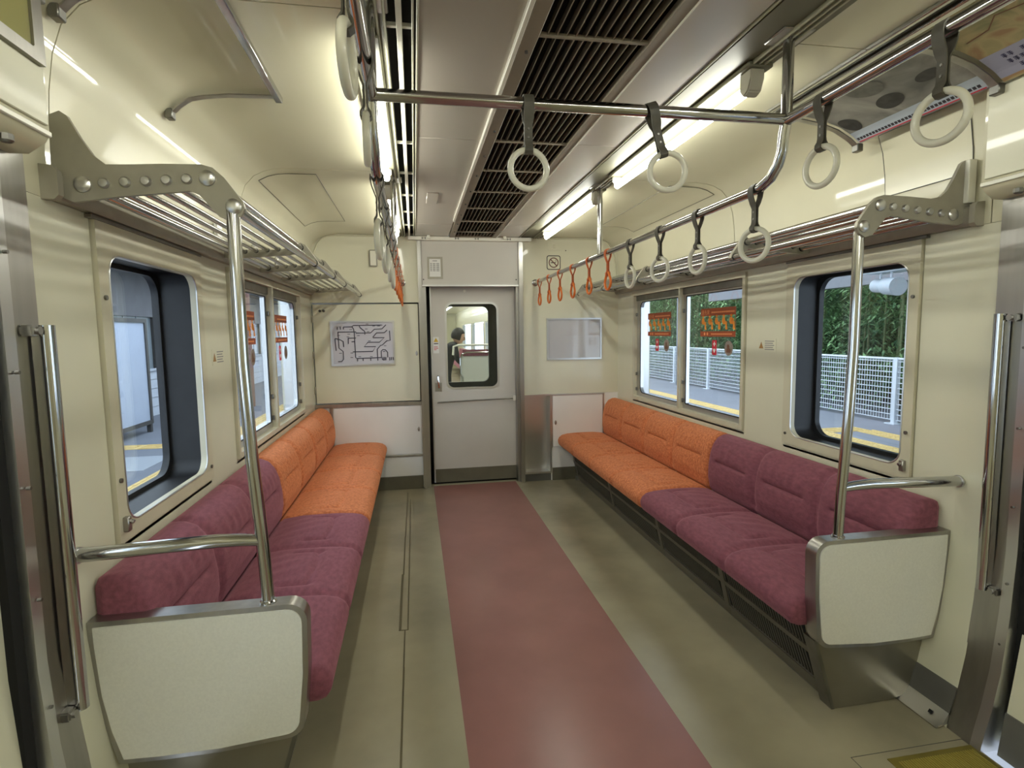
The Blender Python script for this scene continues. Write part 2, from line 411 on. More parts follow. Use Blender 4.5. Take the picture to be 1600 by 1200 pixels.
for x in (-.40, -.12, .05, .33):
    box(bm, x-.016, x-.010, YE-.062, YE-.058, 2.162, 2.178); box(bm, x+.010, x+.016, YE-.062, YE-.058, 2.162, 2.178); box(bm, x-.012, x+.012, YE-.062, YE-.058, 2.168, 2.171)
obj('trim_clip', bm, darkgrey, tr_, smooth=0)
bm = B()
for x in (-.36, .29): box(bm, x-.012, x+.012, YE-.10, YE-.06, 2.165, 2.19)
obj('trim_bracket', bm, whitep, tr_, smooth=0)
# unseen wall added behind the camera to keep the light inside
bm = B(); box(bm, -1.5, 1.5, YB-.1, YB, 0, 2.3); struct('wall_light_stop', bm, cream, smooth=0)

# ---- baseboards handled above ; end door
YD = 4.975
d1 = thing('door_1', 'grey sliding end door with a rounded window and low metal bar', None, (0, YD, 0), kind='structure')
bm = B(); holed(bm, (-.350,.404,.135,1.79), (-.222,.243,.87,1.632), .062, XZ, YD, YD+.04); obj('door_leaf', bm, doorgrey, d1)
bm = B(); holed(bm, (-.232,.253,.86,1.642), (-.214,.235,.878,1.624), .056, XZ, YD-.003, YD+.003, ro=.07); obj('window_gasket', bm, alu, d1)
bm = B(); box(bm, -.222, .243, YD+.03, YD+.034, .87, 1.632); obj('pane', bm, pane, d1, smooth=0)
bm = B(); box(bm, -.350, .404, YD, YD+.04, .012, .135); obj('kick_plate', bm, bpy.data.materials['olive_base_vinyl'], d1, smooth=0)
bm = B(); box(bm, -.362, -.348, YD-.004, YD+.04, .012, 1.79, .003, 1); obj('door_edge', bm, alu, d1)
bm = B(); tubep(bm, [(-.31, YD-.001, .745), (-.31, YD-.028, .750), (.375, YD-.028, .768)], .007, 8); bar_ = obj('push_bar', bm, darksteel, d1)
bm = B(); box(bm, .37, .398, YD-.04, YD, .745, .79, .004, 2); obj('bar_end', bm, whitep, bar_)
bm = B(); box(bm, -.332, -.272, YD-.003, YD, .845, .925, .002, 1); hp = obj('handle_plate', bm, steel, d1)
bm = B(); tubep(bm, [(-.305, YD-.002, .985), (-.305, YD-.03, .98), (-.302, YD-.034, .93), (-.30, YD-.03, .885), (-.30, YD-.002, .88)], .009, 8); obj('handle', bm, chrome, hp)
bm = B(); cyl(bm, (-.05, YD-.006, 1.74), (-.05, YD, 1.74), .012, 12); obj('door_stud', bm, whitep, d1)

def sticker_plate(name, label, f, u0, u1, v0, v1, w_, m=paper, r=.004, t_=.001, cat='sticker', group=None, sd=1):
    bm = B(); prism(bm, rrect(u0, u1, v0, v1, r, 3), f, w_, w_+t_*sd); o = obj(name, bm, m, smooth=0); return tag(o, label, cat, group)
def bars(parent, f, rows, w_, m=ink, t_=.0006, name='printed_line'):
    bm = B()
    for (u0, u1, v0, v1) in rows: prism(bm, [(u0,v0),(u1,v0),(u1,v1),(u0,v1)], f, w_, w_+t_)
    return obj(name, bm, m, parent, smooth=0)
st = sticker_plate('warning_sticker', 'small white warning sticker with a triangle on the end door', XZ, -.352+.012, -.288, 1.19, 1.335, YD-.0012)
bm = B(); prism(bm, [(-.336,1.29),(-.292,1.29),(-.314,1.328)], XZ, YD-.002, YD-.0012); obj('warning_triangle', bm, yellow, st, smooth=0)
bars(st, XZ, [(-.334,-.294,1.272,1.280)], YD-.002)
bars(st, XZ, [(-.334,-.30,1.245,1.250),(-.334,-.294,1.232,1.237),(-.334,-.31,1.219,1.224)], YD-.002, redp)

# ---- side windows
winno = [0]
def small_window(s, y0, y1, lab):
    winno[0] += 1
    rt_ = thing('window_%d' % winno[0], lab, None, (s*1.345, (y0+y1)/2, .785), kind='structure')
    z0, z1 = .787, 1.688
    h = (y0+.048, y1-.062, z0+.045, z1-.075) if s > 0 else (y0+.055, y1-.062, z0+.045, z1-.085)
    bm = B(); holed(bm, (y0+.003, y1-.003, z0, z1), h, .06, YZ, s*1.338, s*1.362); fr_ = obj('window_frame', bm, mat('cream_frame', S(202,197,174), .3, noise=.06, nscale=6) if winno[0] == 1 else bpy.data.materials['cream_frame'], rt_)
    bm = B(); torus_pts = rrect(*h, .06, 7); torus_pts.append(torus_pts[0])
    tubep(bm, [(s*1.338, u, v) for u, v in torus_pts], .003, 6, cap=False); obj('frame_bead', bm, alu, fr_)
    # dark tunnel of the window pocket
    bm = B(); holed(bm, (h[0]-.03, h[1]+.03, h[2]-.03, h[3]+.03), (h[0]-.012, h[1]+.012, h[2]-.012, h[3]+.012), .06, YZ, s*1.362, s*1.475); obj('window_pocket', bm, rubber, rt_)
    bm = B(); holed(bm, (h[0]-.05, h[1]+.05, h[2]-.05, h[3]+.05), (h[0]+.004, h[1]-.004, h[2]+.004, h[3]-.004), .075, YZ, s*1.475, s*1.5); obj('outer_gasket', bm, rubber, rt_)
    bm = B(); x0, x1 = sorted((s*1.480, s*1.484)); box(bm, x0, x1, h[0]-.02, h[1]+.02, h[2]-.02, h[3]+.02); obj('pane', bm, pane, rt_, smooth=0)
    bm = B()
    for (yy, zz) in ((y0+.025, 1.48), (y0+.025, .965), (y1-.03, .84)):
        cyl(bm, (s*1.332, yy, zz), (s*1.34, yy, zz), .007, 8)
    obj('screw', bm, darksteel, rt_)
    bm = B(); x0, x1 = sorted((s*1.322, s*1.34)); yy = y0+.028 if s > 0 else y0+.03
    box(bm, x0, x1, yy-.010, yy+.010, .815, .858, .003, 1); cyl(bm, (s*1.335, yy, .85), (s*1.312, yy, .842), .006, 8); obj('window_latch', bm, steel, rt_)
    bm = B(); x0, x1 = sorted((s*1.333, s*1.35)); box(bm, x0, x1, y0-.02, y1, 1.687, 1.697); obj('top_channel', bm, darksteel, rt_, smooth=0)
def big_window(s, y0, y1, lab):
    winno[0] += 1
    rt_ = thing('window_%d' % winno[0], lab, None, (s*1.345, (y0+y1)/2, .785), kind='structure')
    z0, z1 = .787, 1.688; ym = (y0+y1)/2-.04
    bm = B(); holed(bm, (y0+.003, y1-.003, z0, z1), (y0+.028, y1-.028, z0+.025, z1-.03), .006, YZ, s*1.336, s*1.40, n=1); obj('window_frame', bm, bpy.data.materials['cream_frame'], rt_)
    for k, (a, b) in enumerate(((y0+.028, ym), (ym+.022, y1-.028))):
        sh = thing('window_sash', None, None, (s*1.385, (a+b)/2, z0)); sh.parent = rt_; sh.location = Vector(sh.location)-rt_.location
        hole = (a+.016, b-.034, z0+.058, z1-.085) if k == 0 else (a+.034, b-.07, z0+.055, z1-.085)
        bm = B(); holed(bm, (a, b, z0+.025, z1-.03), hole, (.004,.01,.01,.004) if k == 0 else (.006,.055,.05,.006), YZ, s*1.37, s*1.40); obj('sash_frame', bm, alu, sh)
        bm = B(); x0, x1 = sorted((s*1.383, s*1.387)); box(bm, x0, x1, a+.01, b-.02, z0+.03, z1-.04); obj('pane', bm, pane, sh, smooth=0)
        bm = B(); torus_pts = rrect(hole[0]+.002, hole[1]-.002, hole[2]+.002, hole[3]-.002, .006 if k == 0 else .05, 5); torus_pts.append(torus_pts[0])
        tubep(bm, [(s*1.371, u, v) for u, v in torus_pts], .004, 6, cap=False); obj('sash_gasket', bm, rubber, sh)
        bm = B()
        for zz in (.87, 1.0, 1.5): x0, x1 = sorted((s*1.355, s*1.372)); box(bm, x0, x1, b-.016, b-.006, zz-.014, zz+.014, .002, 1)
        obj('sash_catch', bm, darksteel, sh)
    bm = B(); x0, x1 = sorted((s*1.334, s*1.40)); box(bm, x0, x1, ym, ym+.022, z0+.02, z1-.025, .004, 1); obj('mullion', bm, bpy.data.materials['cream_frame'], rt_)
    bm = B(); x0, x1 = sorted((s*1.36, s*1.372)); box(bm, x0, x1, y0+.03, y1-.03, z1-.075, z1-.03, .003, 1); obj('blind_rail', bm, darksteel, rt_)
    bm = B(); x0, x1 = sorted((s*1.40, s*1.48)); holed(bm, (y0-.02, y1+.02, z0-.02, z1+.02), (y0+.028, y1-.028, z0+.025, z1-.03), .01, YZ, x0, x1, n=1); obj('outer_reveal', bm, alu, rt_)
    return ym
small_window(1, *WR[2], 'rounded single window nearest the door on the right wall')
ymR = big_window(1, *WR[3], 'two-pane metal window above the orange seat on the right wall')
small_window(-1, *WL[2], 'rounded single window nearest the door on the left wall')
ymL = big_window(-1, *WL[3], 'two-pane metal window above the seats on the left wall')

# ---- door pillars, side doors
tn = 0
for s in (1, -1):
    yj = WR[1] if s > 0 else WL[1]; tn += 1
    tr1 = thing('trim_%d' % tn, 'brushed steel pillar beside the side door, %s wall' % ('right' if s > 0 else 'left'), None, (s*1.33, yj-.03, 0), kind='structure')
    prof = [(1.252,0),(1.266,.06),(1.288,.14),(1.312,.26),(1.332,.45),(1.342,.65),(1.342,1.80),(1.40,1.80),(1.40,0)]
    bm = B(); prism(bm, sgn(s, prof), XZ, yj-.080, yj+.003); obj('pillar_face', bm, steel, tr1)
    prof2 = [(1.246,0),(1.260,.06),(1.282,.14),(1.306,.26),(1.326,.45),(1.336,.65),(1.336,1.80),(1.40,1.80),(1.40,0)]
    bm = B(); prism(bm, sgn(s, prof2), XZ, yj-.118, yj-.084); ed = obj('door_edge_strip', bm, alu, tr1)
    bm = B()
    for zz in (.35, .55, .80, 1.05, 1.30, 1.55): cyl(bm, (s*1.325, yj-.10, zz), (s*(1.334 if zz > .5 else 1.315), yj-.10, zz), .004, 8)
    obj('screw', bm, darksteel, ed)
    bm = B(); x0, x1 = sorted((s*1.355, s*1.42)); box(bm, x0, x1, yj-.15, yj-.118, 0, 1.80); obj('door_seal', bm, black, tr1, smooth=0)
    # side sliding door
    dd = thing('door_%d' % (2 if s > 0 else 3), 'cream sliding side door at the %s edge of the picture' % ('right' if s > 0 else 'left'), None, (s*1.38, .6, 0), kind='structure')
    x0, x1 = sorted((s*1.372, s*1.41))
    for a, b in ((.605, yj-.135), (-.25, .595)):
        prof3 = [(1.30,0.02),(1.335,.25),(1.362,.45),(1.372,.65),(1.372,.80),(1.41,.80),(1.41,.02)]
        lf = thing('door_leaf', None, None, (s*1.38, (a+b)/2, 0)); lf.parent = dd; lf.location = Vector(lf.location)-dd.location
        bm = B(); prism(bm, sgn(s, prof3), XZ, a, b); obj('lower_leaf', bm, cream, lf)
        bm = B(); holed(bm, (a, b, .80, 1.80), (a+.14, b-.14, .88, 1.62), .05, YZ, s*1.372, s*1.41); obj('upper_leaf', bm, cream, lf)
        bm = B(); box(bm, *sorted((s*1.39, s*1.394)), a+.1, b-.1, .85, 1.66); obj('pane', bm, pane, lf, smooth=0)
        bm = B(); prism(bm, sgn(s, [(1.292,.0),(1.312,.14),(1.33,.14),(1.32,0)]), XZ, a, b); obj('kick_board', bm, basem, lf)
    # box over the door
    tn += 0
    yb = 1.497 if s > 0 else 1.385
    ob = thing('door_operator_box', 'cream box with a knob underneath over the side door, %s side' % ('right' if s > 0 else 'left with a display panel'), 'door box', (s*1.3, .6, 1.78))
    hb = [(1.348,2.02),(1.29,2.10),(1.262,2.10),(1.262,1.805),(1.27,1.79),(1.305,1.765),(1.348,1.765)]
    bm = B(); prism(bm, sgn(s, hb), XZ, -.3, yb); obj('box_body', bm, creamc, ob)
    bm = B(); box(bm, *sorted((s*1.256, s*1.263)), -.25, yb-.012, 1.82, 1.935 if s < 0 else 2.085, .002, 1); obj('access_cover', bm, cream, ob)
    if s < 0:
        bm = B(); holed(bm, (.3, yb-.012, 1.94, 2.09), (.33, yb-.045, 1.965, 2.075), .004, YZ, -1.262, -1.250, n=1); obj('display_frame', bm, steel, ob)
        bm = B(); box(bm, -1.262, -1.256, .33, yb-.045, 1.965, 2.075); obj('display_cover', bm, mat('tinted_panel', S(150,146,96), .2), ob, smooth=0)
    bm = B(); box(bm, *sorted((s*1.258, s*1.268)), -.3, yb+.002, 1.80, 1.812, .002, 1); obj('box_lip', bm, whitep, ob)
    bm = B(); lathe(bm, [(.013,0),(.013,-.012),(.009,-.016)], (s*1.29, yb-.09, 1.776), lambda a, b, h: (a, b, h), 8); obj('lock_knob', bm, darksteel, ob)
    # vertical hand bar
    hb_ = thing('door_handrail', 'vertical chrome grab bar on the steel pillar, %s side' % ('right' if s > 0 else 'left'), 'handrail', (s*1.30, yj-.02, .5), 'grab bars beside the side doors')
    yh = 1.455 if s > 0 else 1.405
    zb, zt = (.505, 1.405) if s > 0 else (.49, 1.40)
    bm = B(); prism(bm, [(s*(1.338), yh-.014)]+[(s*(1.314-.016*math.cos(a)), yh+.016*math.sin(a)) for a in [(-90+18*k)/180*PI for k in range(11)]]+[(s*1.338, yh+.014)], XY, zb, zt); obj('bar', bm, chrome, hb_, smooth=50)
    bm = B()
    for zz in (zb+.005, zt-.012): box(bm, *sorted((s*1.315, s*1.343)), yh-.045, yh-.014, zz-.012, zz+.012, .004, 2); cyl(bm, (s*1.315, yh-.03, zz), (s*1.308, yh-.03, zz), .009, 10)
    obj('mount', bm, steel, hb_)
# sill plate at right door
bm = B(); box(bm, .935, 1.25, .3, 1.405, 0, .004, .001, 1); sl = tag(obj('door_sill_plate', bm, mat('brass_plate', S(128,116,52), .4, .3, noise=.3, nscale=5)), 'ribbed olive-yellow floor plate in front of the right side door', 'floor plate')
bm = B()
for i in range(32): xx = .957+i*.0088; box(bm, xx, xx+.004, .32, 1.385, .004, .0064)
o_ = obj('plate_rib', bm, mat('rib_yellow', S(170,156,78), .4, .3), sl, smooth=0, kind='stuff')
bm = B(); holed(bm, (.83, 1.25, .2, 1.435), (.8315, 1.249, .201, 1.4335), .002, XY, 0, .0008, n=1); obj('inlay_seam', bm, darkgrey, fl)

# ============================================================ SEATS
def seat_profile_pt(c):
    pass
CUSH = [(1.235,.36),(1.225,.405),(1.19,.428),(1.10,.437),(1.0,.438),(.92,.437),(.85,.433),(.805,.424),(.778,.405),(.766,.380),(.768,.352),(.780,.328),(.805,.318),(.86,.316),(.95,.316),(1.2,.316)]
BACK = [(1.235,.40),(1.205,.43),(1.192,.50),(1.193,.57),(1.203,.64),(1.222,.695),(1.250,.732),(1.285,.748),(1.315,.750),(1.340,.742),(1.3485,.72),(1.3485,.40)]
def resample(P, n, closed=True):
    P = [Vector((p[0], p[1])) for p in P]
    if closed: P = P+[P[0]]
    # catmull smoothing on open part
    L = [0]
    for a, b in zip(P, P[1:]): L.append(L[-1]+(b-a).length)
    out_ = []
    for k in range(n):
        s_ = L[-1]*k/n if closed else L[-1]*k/(n-1)
        i = max(j for j in range(len(L)-1) if L[j] <= s_+1e-9)
        tt = (s_-L[i])/max(L[i+1]-L[i], 1e-9)
        out_.append(P[i].lerp(P[i+1], tt))
    return out_
def gauss(x, w_): return math.exp(-(x/w_)**2)
def bench(s, y0, y1, n, m, kind, seed):
    """kind 'cushion' or 'back'"""
    P = resample(CUSH if kind == 'cushion' else BACK, 90 if kind == 'cushion' else 80)
    N = len(P); ny = int((y1-y0)/.0105); bm = B(); rows = []
    pitch_ = (y1-y0)/n; rd = .022
    rnd = random.Random(seed)
    ph = [rnd.uniform(0, 6) for _ in range(8)]
    cen = Vector((sum(p.x for p in P)/N, sum(p.y for p in P)/N))
    nor = []
    for i in range(N):
        t_ = P[(i+1) % N]-P[i-1]; t_.normalize(); q = Vector((t_.y, -t_.x))
        if q.dot(P[i]-cen) < 0: q = -q
        nor.append(q)
    for j in range(ny+1):
        y = y0+(y1-y0)*j/ny
        e = min(y-y0, y1-y); ins = 0
        if e < rd: ins = rd-math.sqrt(max(0, rd*rd-(rd-e)**2))
        u = ((y-y0) % pitch_)/pitch_; k = int((y-y0)/pitch_)
        dseam = min(abs(y-y0-q*pitch_) for q in range(1, n)) if n > 1 else 9
        row = []
        for i in range(N):
            p = P[i]; d = -ins
            if kind == 'cushion':
                top = p.y > .33
                if top:
                    d -= .013*gauss(dseam, .016)*(1 if p.x < 1.2 else .5)
                    if p.y > .41:
                        d += .014*math.sin(PI*u)*math.sin(PI*min(1, max(0, (1.2-p.x)/.42)))
                        # front crease of each seat with turned back corners
                        a = abs(u-.5)*2
                        if a < .66: d -= .014*gauss(p.x-(.925+.02*a*a), .010)
                        if .55 < a < .80 : d -= .012*gauss((a-.68)*pitch_/2, .010)*(1 if .93 < p.x < 1.02 else gauss(min(abs(p.x-.93), abs(p.x-1.02)), .02))
                        d += .0017*math.sin(y*70+ph[k % 8]+p.x*30)*gauss(p.x-1.06, .10)*math.sin(PI*u)
            else:
                if p.x < 1.34:
                    d -= .015*gauss(dseam, .020)*(1 if p.y > .45 else .4)
                    a = abs(u-.5)*2
                    if p.x < 1.25:
                        zc = .605-.012*a*a
                        if a < .72: d -= .015*gauss(p.y-zc, .0075)*min(1, (.72-a)*8)
                        d += .011*math.sin(PI*u)*gauss(p.y-.53, .06) + .009*math.sin(PI*u)*gauss(p.y-.665, .04)
                        d += .0022*math.sin(y*95+ph[k % 8])*gauss(p.y-.665, .028)*math.sin(PI*u)
                    # maroon seats have rounder outer crown
            q = p+nor[i]*d
            q.x = min(q.x, 1.3485)
            row.append(bm.verts.new((s*q.x, y, q.y)))
        rows.append(row)
    for j in range(ny):
        for i in range(N): bm.faces.new((rows[j][i], rows[j][(i+1) % N], rows[j+1][(i+1) % N], rows[j+1][i]))
    bm.faces.new(rows[0]); bm.faces.new(rows[-1])
    return bm
for s, side in ((1, 'right'), (-1, 'left')):
    ys = (1.635, 2.985, 4.866) if s > 0 else (1.545, 2.955, 4.866)
    for (a, b, n, m, col) in ((ys[0], ys[1]-.002, 3, maroon, 'maroon'), (ys[1]+.002, ys[2], 4, orange, 'orange')):
        t_ = thing('bench_seat', '%s fabric bench seat with matching backrest along the %s wall%s' % (col, side, ', beside the end panel' if col == 'maroon' else ', nearest the end door'), 'seat', (s*1.05, (a+b)/2, .32), '%s bench seats' % col)
        obj('cushion', bench(s, a+(.019 if col == 'maroon' else 0), b, n, m, 'cushion', 3+n), m, t_, smooth=60)
        obj('backrest', bench(s, a+.002, b-.002, n, m, 'back', 5+n), m, t_, smooth=60)
    # heater box under the seat
    y0 = ys[0]+.02; t_ = thing('seat_base', 'grey metal heater box with slotted grilles under the %s seats' % side, 'seat base', (s*1.05, 3.2, 0), 'heater boxes under the seats')
    bm = B(); prism(bm, sgn(s, [(.958,0),(.885,.314),(1.30,.314),(1.30,.22),(1.275,.085),(1.24,.01),(1.22,0)]), XZ, y0, YE-.014); obj('box_body', bm, darksteel, t_)
    nx, nz = Vector((.314, .073)).normalized(); fx = lambda z: .958-.073*z/.314
    divs = [y0+.06, 2.33, 3.04, 3.87, 4.80] if s > 0 else [y0+.06, 2.26, 3.0, 3.85, 4.80]
    for q in range(4):
        a, b = divs[q]+.03, divs[q+1]-.03
        for z0, z1 in ((.065,.155), (.185,.285)):
            bm = B(); d = .0015
            prism(bm, sgn(s, [(fx(z0)-d, z0), (fx(z1)-d, z1), (fx(z1)+.002, z1), (fx(z0)+.002, z0)]), XZ, a, b)
            g = obj('grille', bm, black, t_, smooth=0)
            bm = B(); k = a
            while k < b-.02:
                prism(bm, [(k, z0), (k+.008, z0), (k+.008+.02, z1), (k+.02, z1)], lambda u, v, w_: (s*(fx(v)-w_), u, v), .0012, .004)
                k += .0185
            obj('grille_slats', bm, mat('slat_grey', S(96,93,83), .45, .4) if 'slat_grey' not in bpy.data.materials else bpy.data.materials['slat_grey'], g, smooth=0, kind='stuff')
    bm = B()
    for yy in divs: prism(bm, [(yy-.02, .01), (yy+.02, .01), (yy+.02, .30), (yy-.02, .30)], lambda u, v, w_: (s*(fx(v)-w_), u, v), .0, .006)
    prism(bm, [(y0, .158), (4.85, .158), (4.85, .182), (y0, .182)], lambda u, v, w_: (s*(fx(v)-w_), u, v), .0, .005)
    prism(bm, [(y0, .012), (4.85, .012), (4.85, .055), (y0, .055)], lambda u, v, w_: (s*(fx(v)-w_), u, v), .0, .005)
    obj('grille_frame', bm, mat('frame_metal', S(124,119,106), .4, .6) if 'frame_metal' not in bpy.data.materials else bpy.data.materials['frame_metal'], t_, smooth=0)
    bm = B(); prism(bm, sgn(s, rrect(.93, 1.0, 0, .03, .005, 2)), XZ, 4.80, 4.85); obj('corner_bracket', bm, alu, t_)

    # end partition
    yp = 1.60 if s > 0 else 1.51
    t_ = thing('seat_partition', 'low end panel of the %s seats with a pale grey face and steel edge' % side, 'partition', (s*1.08, yp+.03, .25), 'end panels of the bench seats')
    def ppoly(g, r):   # outline with inset g
        P = []
        zb0, zb1 = .265+g, .255+g
        x0 = .813+g
        for k in range(7):   # top aisle corner
            a = PI-k/6*PI/2; P.append((x0+r+r*math.cos(a), .648-g-r+r*math.sin(a)))
        P += [(1.347-g, .648-g), (1.346-g, .58), (1.338-g, .45), (1.322-g, .35), (1.300-g, zb1), (1.20, zb1-.004), (1.05, zb1-.004)]
        for k in range(7):
            a = 1.5*PI-k/6*PI/2; P.append((x0+.018+r+r*math.cos(a), zb0+r+r*math.sin(a)))
        P.append((x0+.004, .45))
        return P
    bm = B(); prism(bm, sgn(s, ppoly(0, .05)), XZ, yp, yp+.052); obj('steel_edge', bm, steel, t_, smooth=35)
    bm = B(); prism(bm, sgn(s, ppoly(.014, .04)), XZ, yp-.004, yp+.01); obj('panel_face', bm, panelface, t_, smooth=35)
    # base end plate
    bp = [(.948,0),(.868,.268),(1.305,.262),(1.30,.20),(1.285,.09),(1.265,.045),(1.235,.015),(1.19,.006),(1.10,.003)]
    bm = B(); prism(bm, sgn(s, bp), XZ, yp+.045, yp+.062); obj('base_plate', bm, mat('dull_steel', S(146,142,130), .35, .75, noise=.1, nscale=8) if 'dull_steel' not in bpy.data.materials else bpy.data.materials['dull_steel'], t_, smooth=30)
    bm = B(); prism(bm, sgn(s, [(.948,.0),(.868,.268),(.855,.268),(.935,0)]), XZ, yp+.043, yp+.10); obj('base_edge', bm, darksteel, t_, smooth=0)
    # pole with side bar
    yq = yp+.025
    t_ = thing('grab_pole', 'chrome pole rising from the %s end panel to the luggage rack with a side bar' % side, 'pole', (s*.918, yq, .645), 'poles on the end panels')
    bm = B(); tubep(bm, [(s*.915, yq, .646), (s*.921, yq, .80), (s*.936, yq, 1.05), (s*.945, yq, 1.3), (s*.946, yq, 1.69)], .0165, 18); obj('pole', bm, chrome, t_)
    bm = B(); lathe(bm, [(.022,0),(.022,.006),(.018,.010)], (s*.915, yq, .647), lambda a, b, h: (a, b, h)); obj('pole_collar', bm, chrome, t_)
    zz = .832
    yw = yq-.045 if s > 0 else yq-.04
    bm = B(); tubep(bm, [(s*.925, yq, zz-.01), (s*.97, yq-.001, zz-.005), (s*1.03, yq-.006, zz-.001), (s*1.15, yq-.02, zz), (s*1.345, yw, zz)], .0175, 16, rs=[.015,.0165,.018,.018,.018]); sb = obj('side_bar', bm, chrome, t_)
    bm = B(); x_ = s*1.345; cyl(bm, (x_-s*.006, yw, zz), (x_, yw, zz), .021, 16); obj('flange', bm, alu, sb)

# ============================================================ LUGGAGE RACKS
for s, side in ((1, 'right'), (-1, 'left')):
    yb0 = 1.60 if s > 0 else 1.525
    t_ = thing('luggage_rack', 'tubular metal luggage rack on the %s wall above the windows' % side, 'rack', (s*1.15, 3.2, 1.70), 'luggage racks')
    def plate(y, full):
        bm = B()
        if full:
            P = [(.947,1.660),(.925,1.672),(.915,1.690),(.918,1.706),(.96,1.765),(.985,1.788),(1.01,1.795),(1.10,1.793),(1.19,1.788),(1.225,1.795),(1.25,1.815),(1.275,1.855),(1.300,1.905),(1.315,1.915),(1.338,1.905),(1.343,1.76),(1.325,1.715),(1.30,1.704),(1.20,1.712),(1.04,1.730),(1.02,1.722),(.975,1.668)]
            if s < 0: P = [(x if x > 1.2 else x, z-.008 if x > 1.2 else z) for x, z in P]
        else:
            P = [(.930,1.680),(.920,1.69),(.925,1.705),(.975,1.775),(.995,1.785),(1.01,1.775),(1.08,1.752),(1.26,1.752),(1.325,1.80),(1.345,1.80),(1.345,1.715),(1.28,1.712),(1.06,1.728),(1.01,1.735),(.955,1.682)]
        prism(bm, sgn(s, P), XZ, y, y+.012 if full else y+.02)
        return bm
    br = obj('end_bracket', plate(yb0, True), rackgrey, t_, smooth=30)
    big = ((1.277,1.738), (.998,1.762), (.940,1.694)); sm_ = [(1.277-.0465*k, 1.738+.004*k) for k in range(1, 6)]
    bm = B()
    for (x, z), r in [(p, .019) for p in big]+[(p, .0125) for p in sm_]:
        lathe(bm, [(r,0),(r,-.005),(r*.75,-.009),(r*.3,-.010)], (s*x, yb0, z), lambda a, b, h: (a, h, b), 16)
    obj('rail_boss', bm, alu, br)
    if s > 0:
        bm = B(); box(bm, 1.315, 1.345, yb0-.016, yb0+.016, 1.775, 1.915, .002, 1); wp = obj('wall_flange', bm, whitep, br)
        bm = B()
        for z in (1.79, 1.90): cyl(bm, (1.308, yb0, z), (1.316, yb0, z), .007, 8)
        obj('screw', bm, darksteel, wp) if False else bm.free()
    stops = [yb0+.012, 2.33, 3.42, 4.10, 4.74] if s > 0 else [yb0+.012, 2.66, 3.24, 3.75, 4.78]
    for y in stops[1:]:
        obj('bracket', plate(y, False), rackgrey, t_, smooth=30)
        bm = B(); box(bm, *sorted((s*1.33, s*1.347)), y-.03, y+.035, 1.80, 1.86, .004, 1); obj('wall_plate', bm, alu, t_)
    for (x, z), r in [(p, .0145) for p in big]+[(p, .009) for p in sm_]:
        last = YE-.03
        bm = B()
        for a, b in zip(stops, stops[1:]):
            cyl(bm, (s*x, a, z), (s*x, b, z), r, 12)
        cyl(bm, (s*x, stops[-1]+.02, z), (s*x, last, z), r*.8, 10)
        tb = obj('rack_tube', bm, chrome, t_)
        bm = B()
        for y in stops[1:]:
            cyl(bm, (s*x, y-.006, z), (s*x, y+.026, z), r*1.12, 10)
        obj('tube_sleeve', bm, rubber, t_)

# ============================================================ HAND RAILS OVERHEAD
XR, XLr = .572, -.592
t_ = thing('overhead_handrail', 'chrome overhead handrail frame hung from the ceiling with a cross bar', 'handrail', (0, 1.5, 1.8))
for x in (XR, XLr):
    q = obj('lower_rail', tubep(B(), [(x, YE-.02, 1.803), (x, 1.66, 1.803), (x, 1.60, 1.807), (x, 1.555, 1.822), (x, 1.522, 1.85), (x, 1.505, 1.885), (x, 1.50, 1.93), (x, 1.49, 1.965)], .0155, 16), chrome, t_)
    obj('rail_flange', lathe(B(), [(.03,0),(.03,-.008),(.021,-.014),(.021,-.03)], (x, YE, 1.803), lambda a, b, h: (a, h, b)), steel, q)
    q = obj('upper_rail', tubep(B(), [(x, 1.49, 1.965), (x, -2.8, 1.962)], .0165, 16), chrome, t_)
    for y, z in ((1.49, 1.965), (3.12, 1.803), (-1.0, 1.963)):
        h = obj('hanger', tubep(B(), [(x, y, z), (x, y, 2.198)], .0155, 14), chrome, t_)
        obj('ceiling_plate', box(B(), x-.048, x+.048, y-.048, y+.048, 2.19, 2.198, .003, 1), steel, h)
obj('cross_bar', tubep(B(), [(XLr, 1.47, 1.963), (XR, 1.49, 1.968)], .0155, 16), chrome, t_)

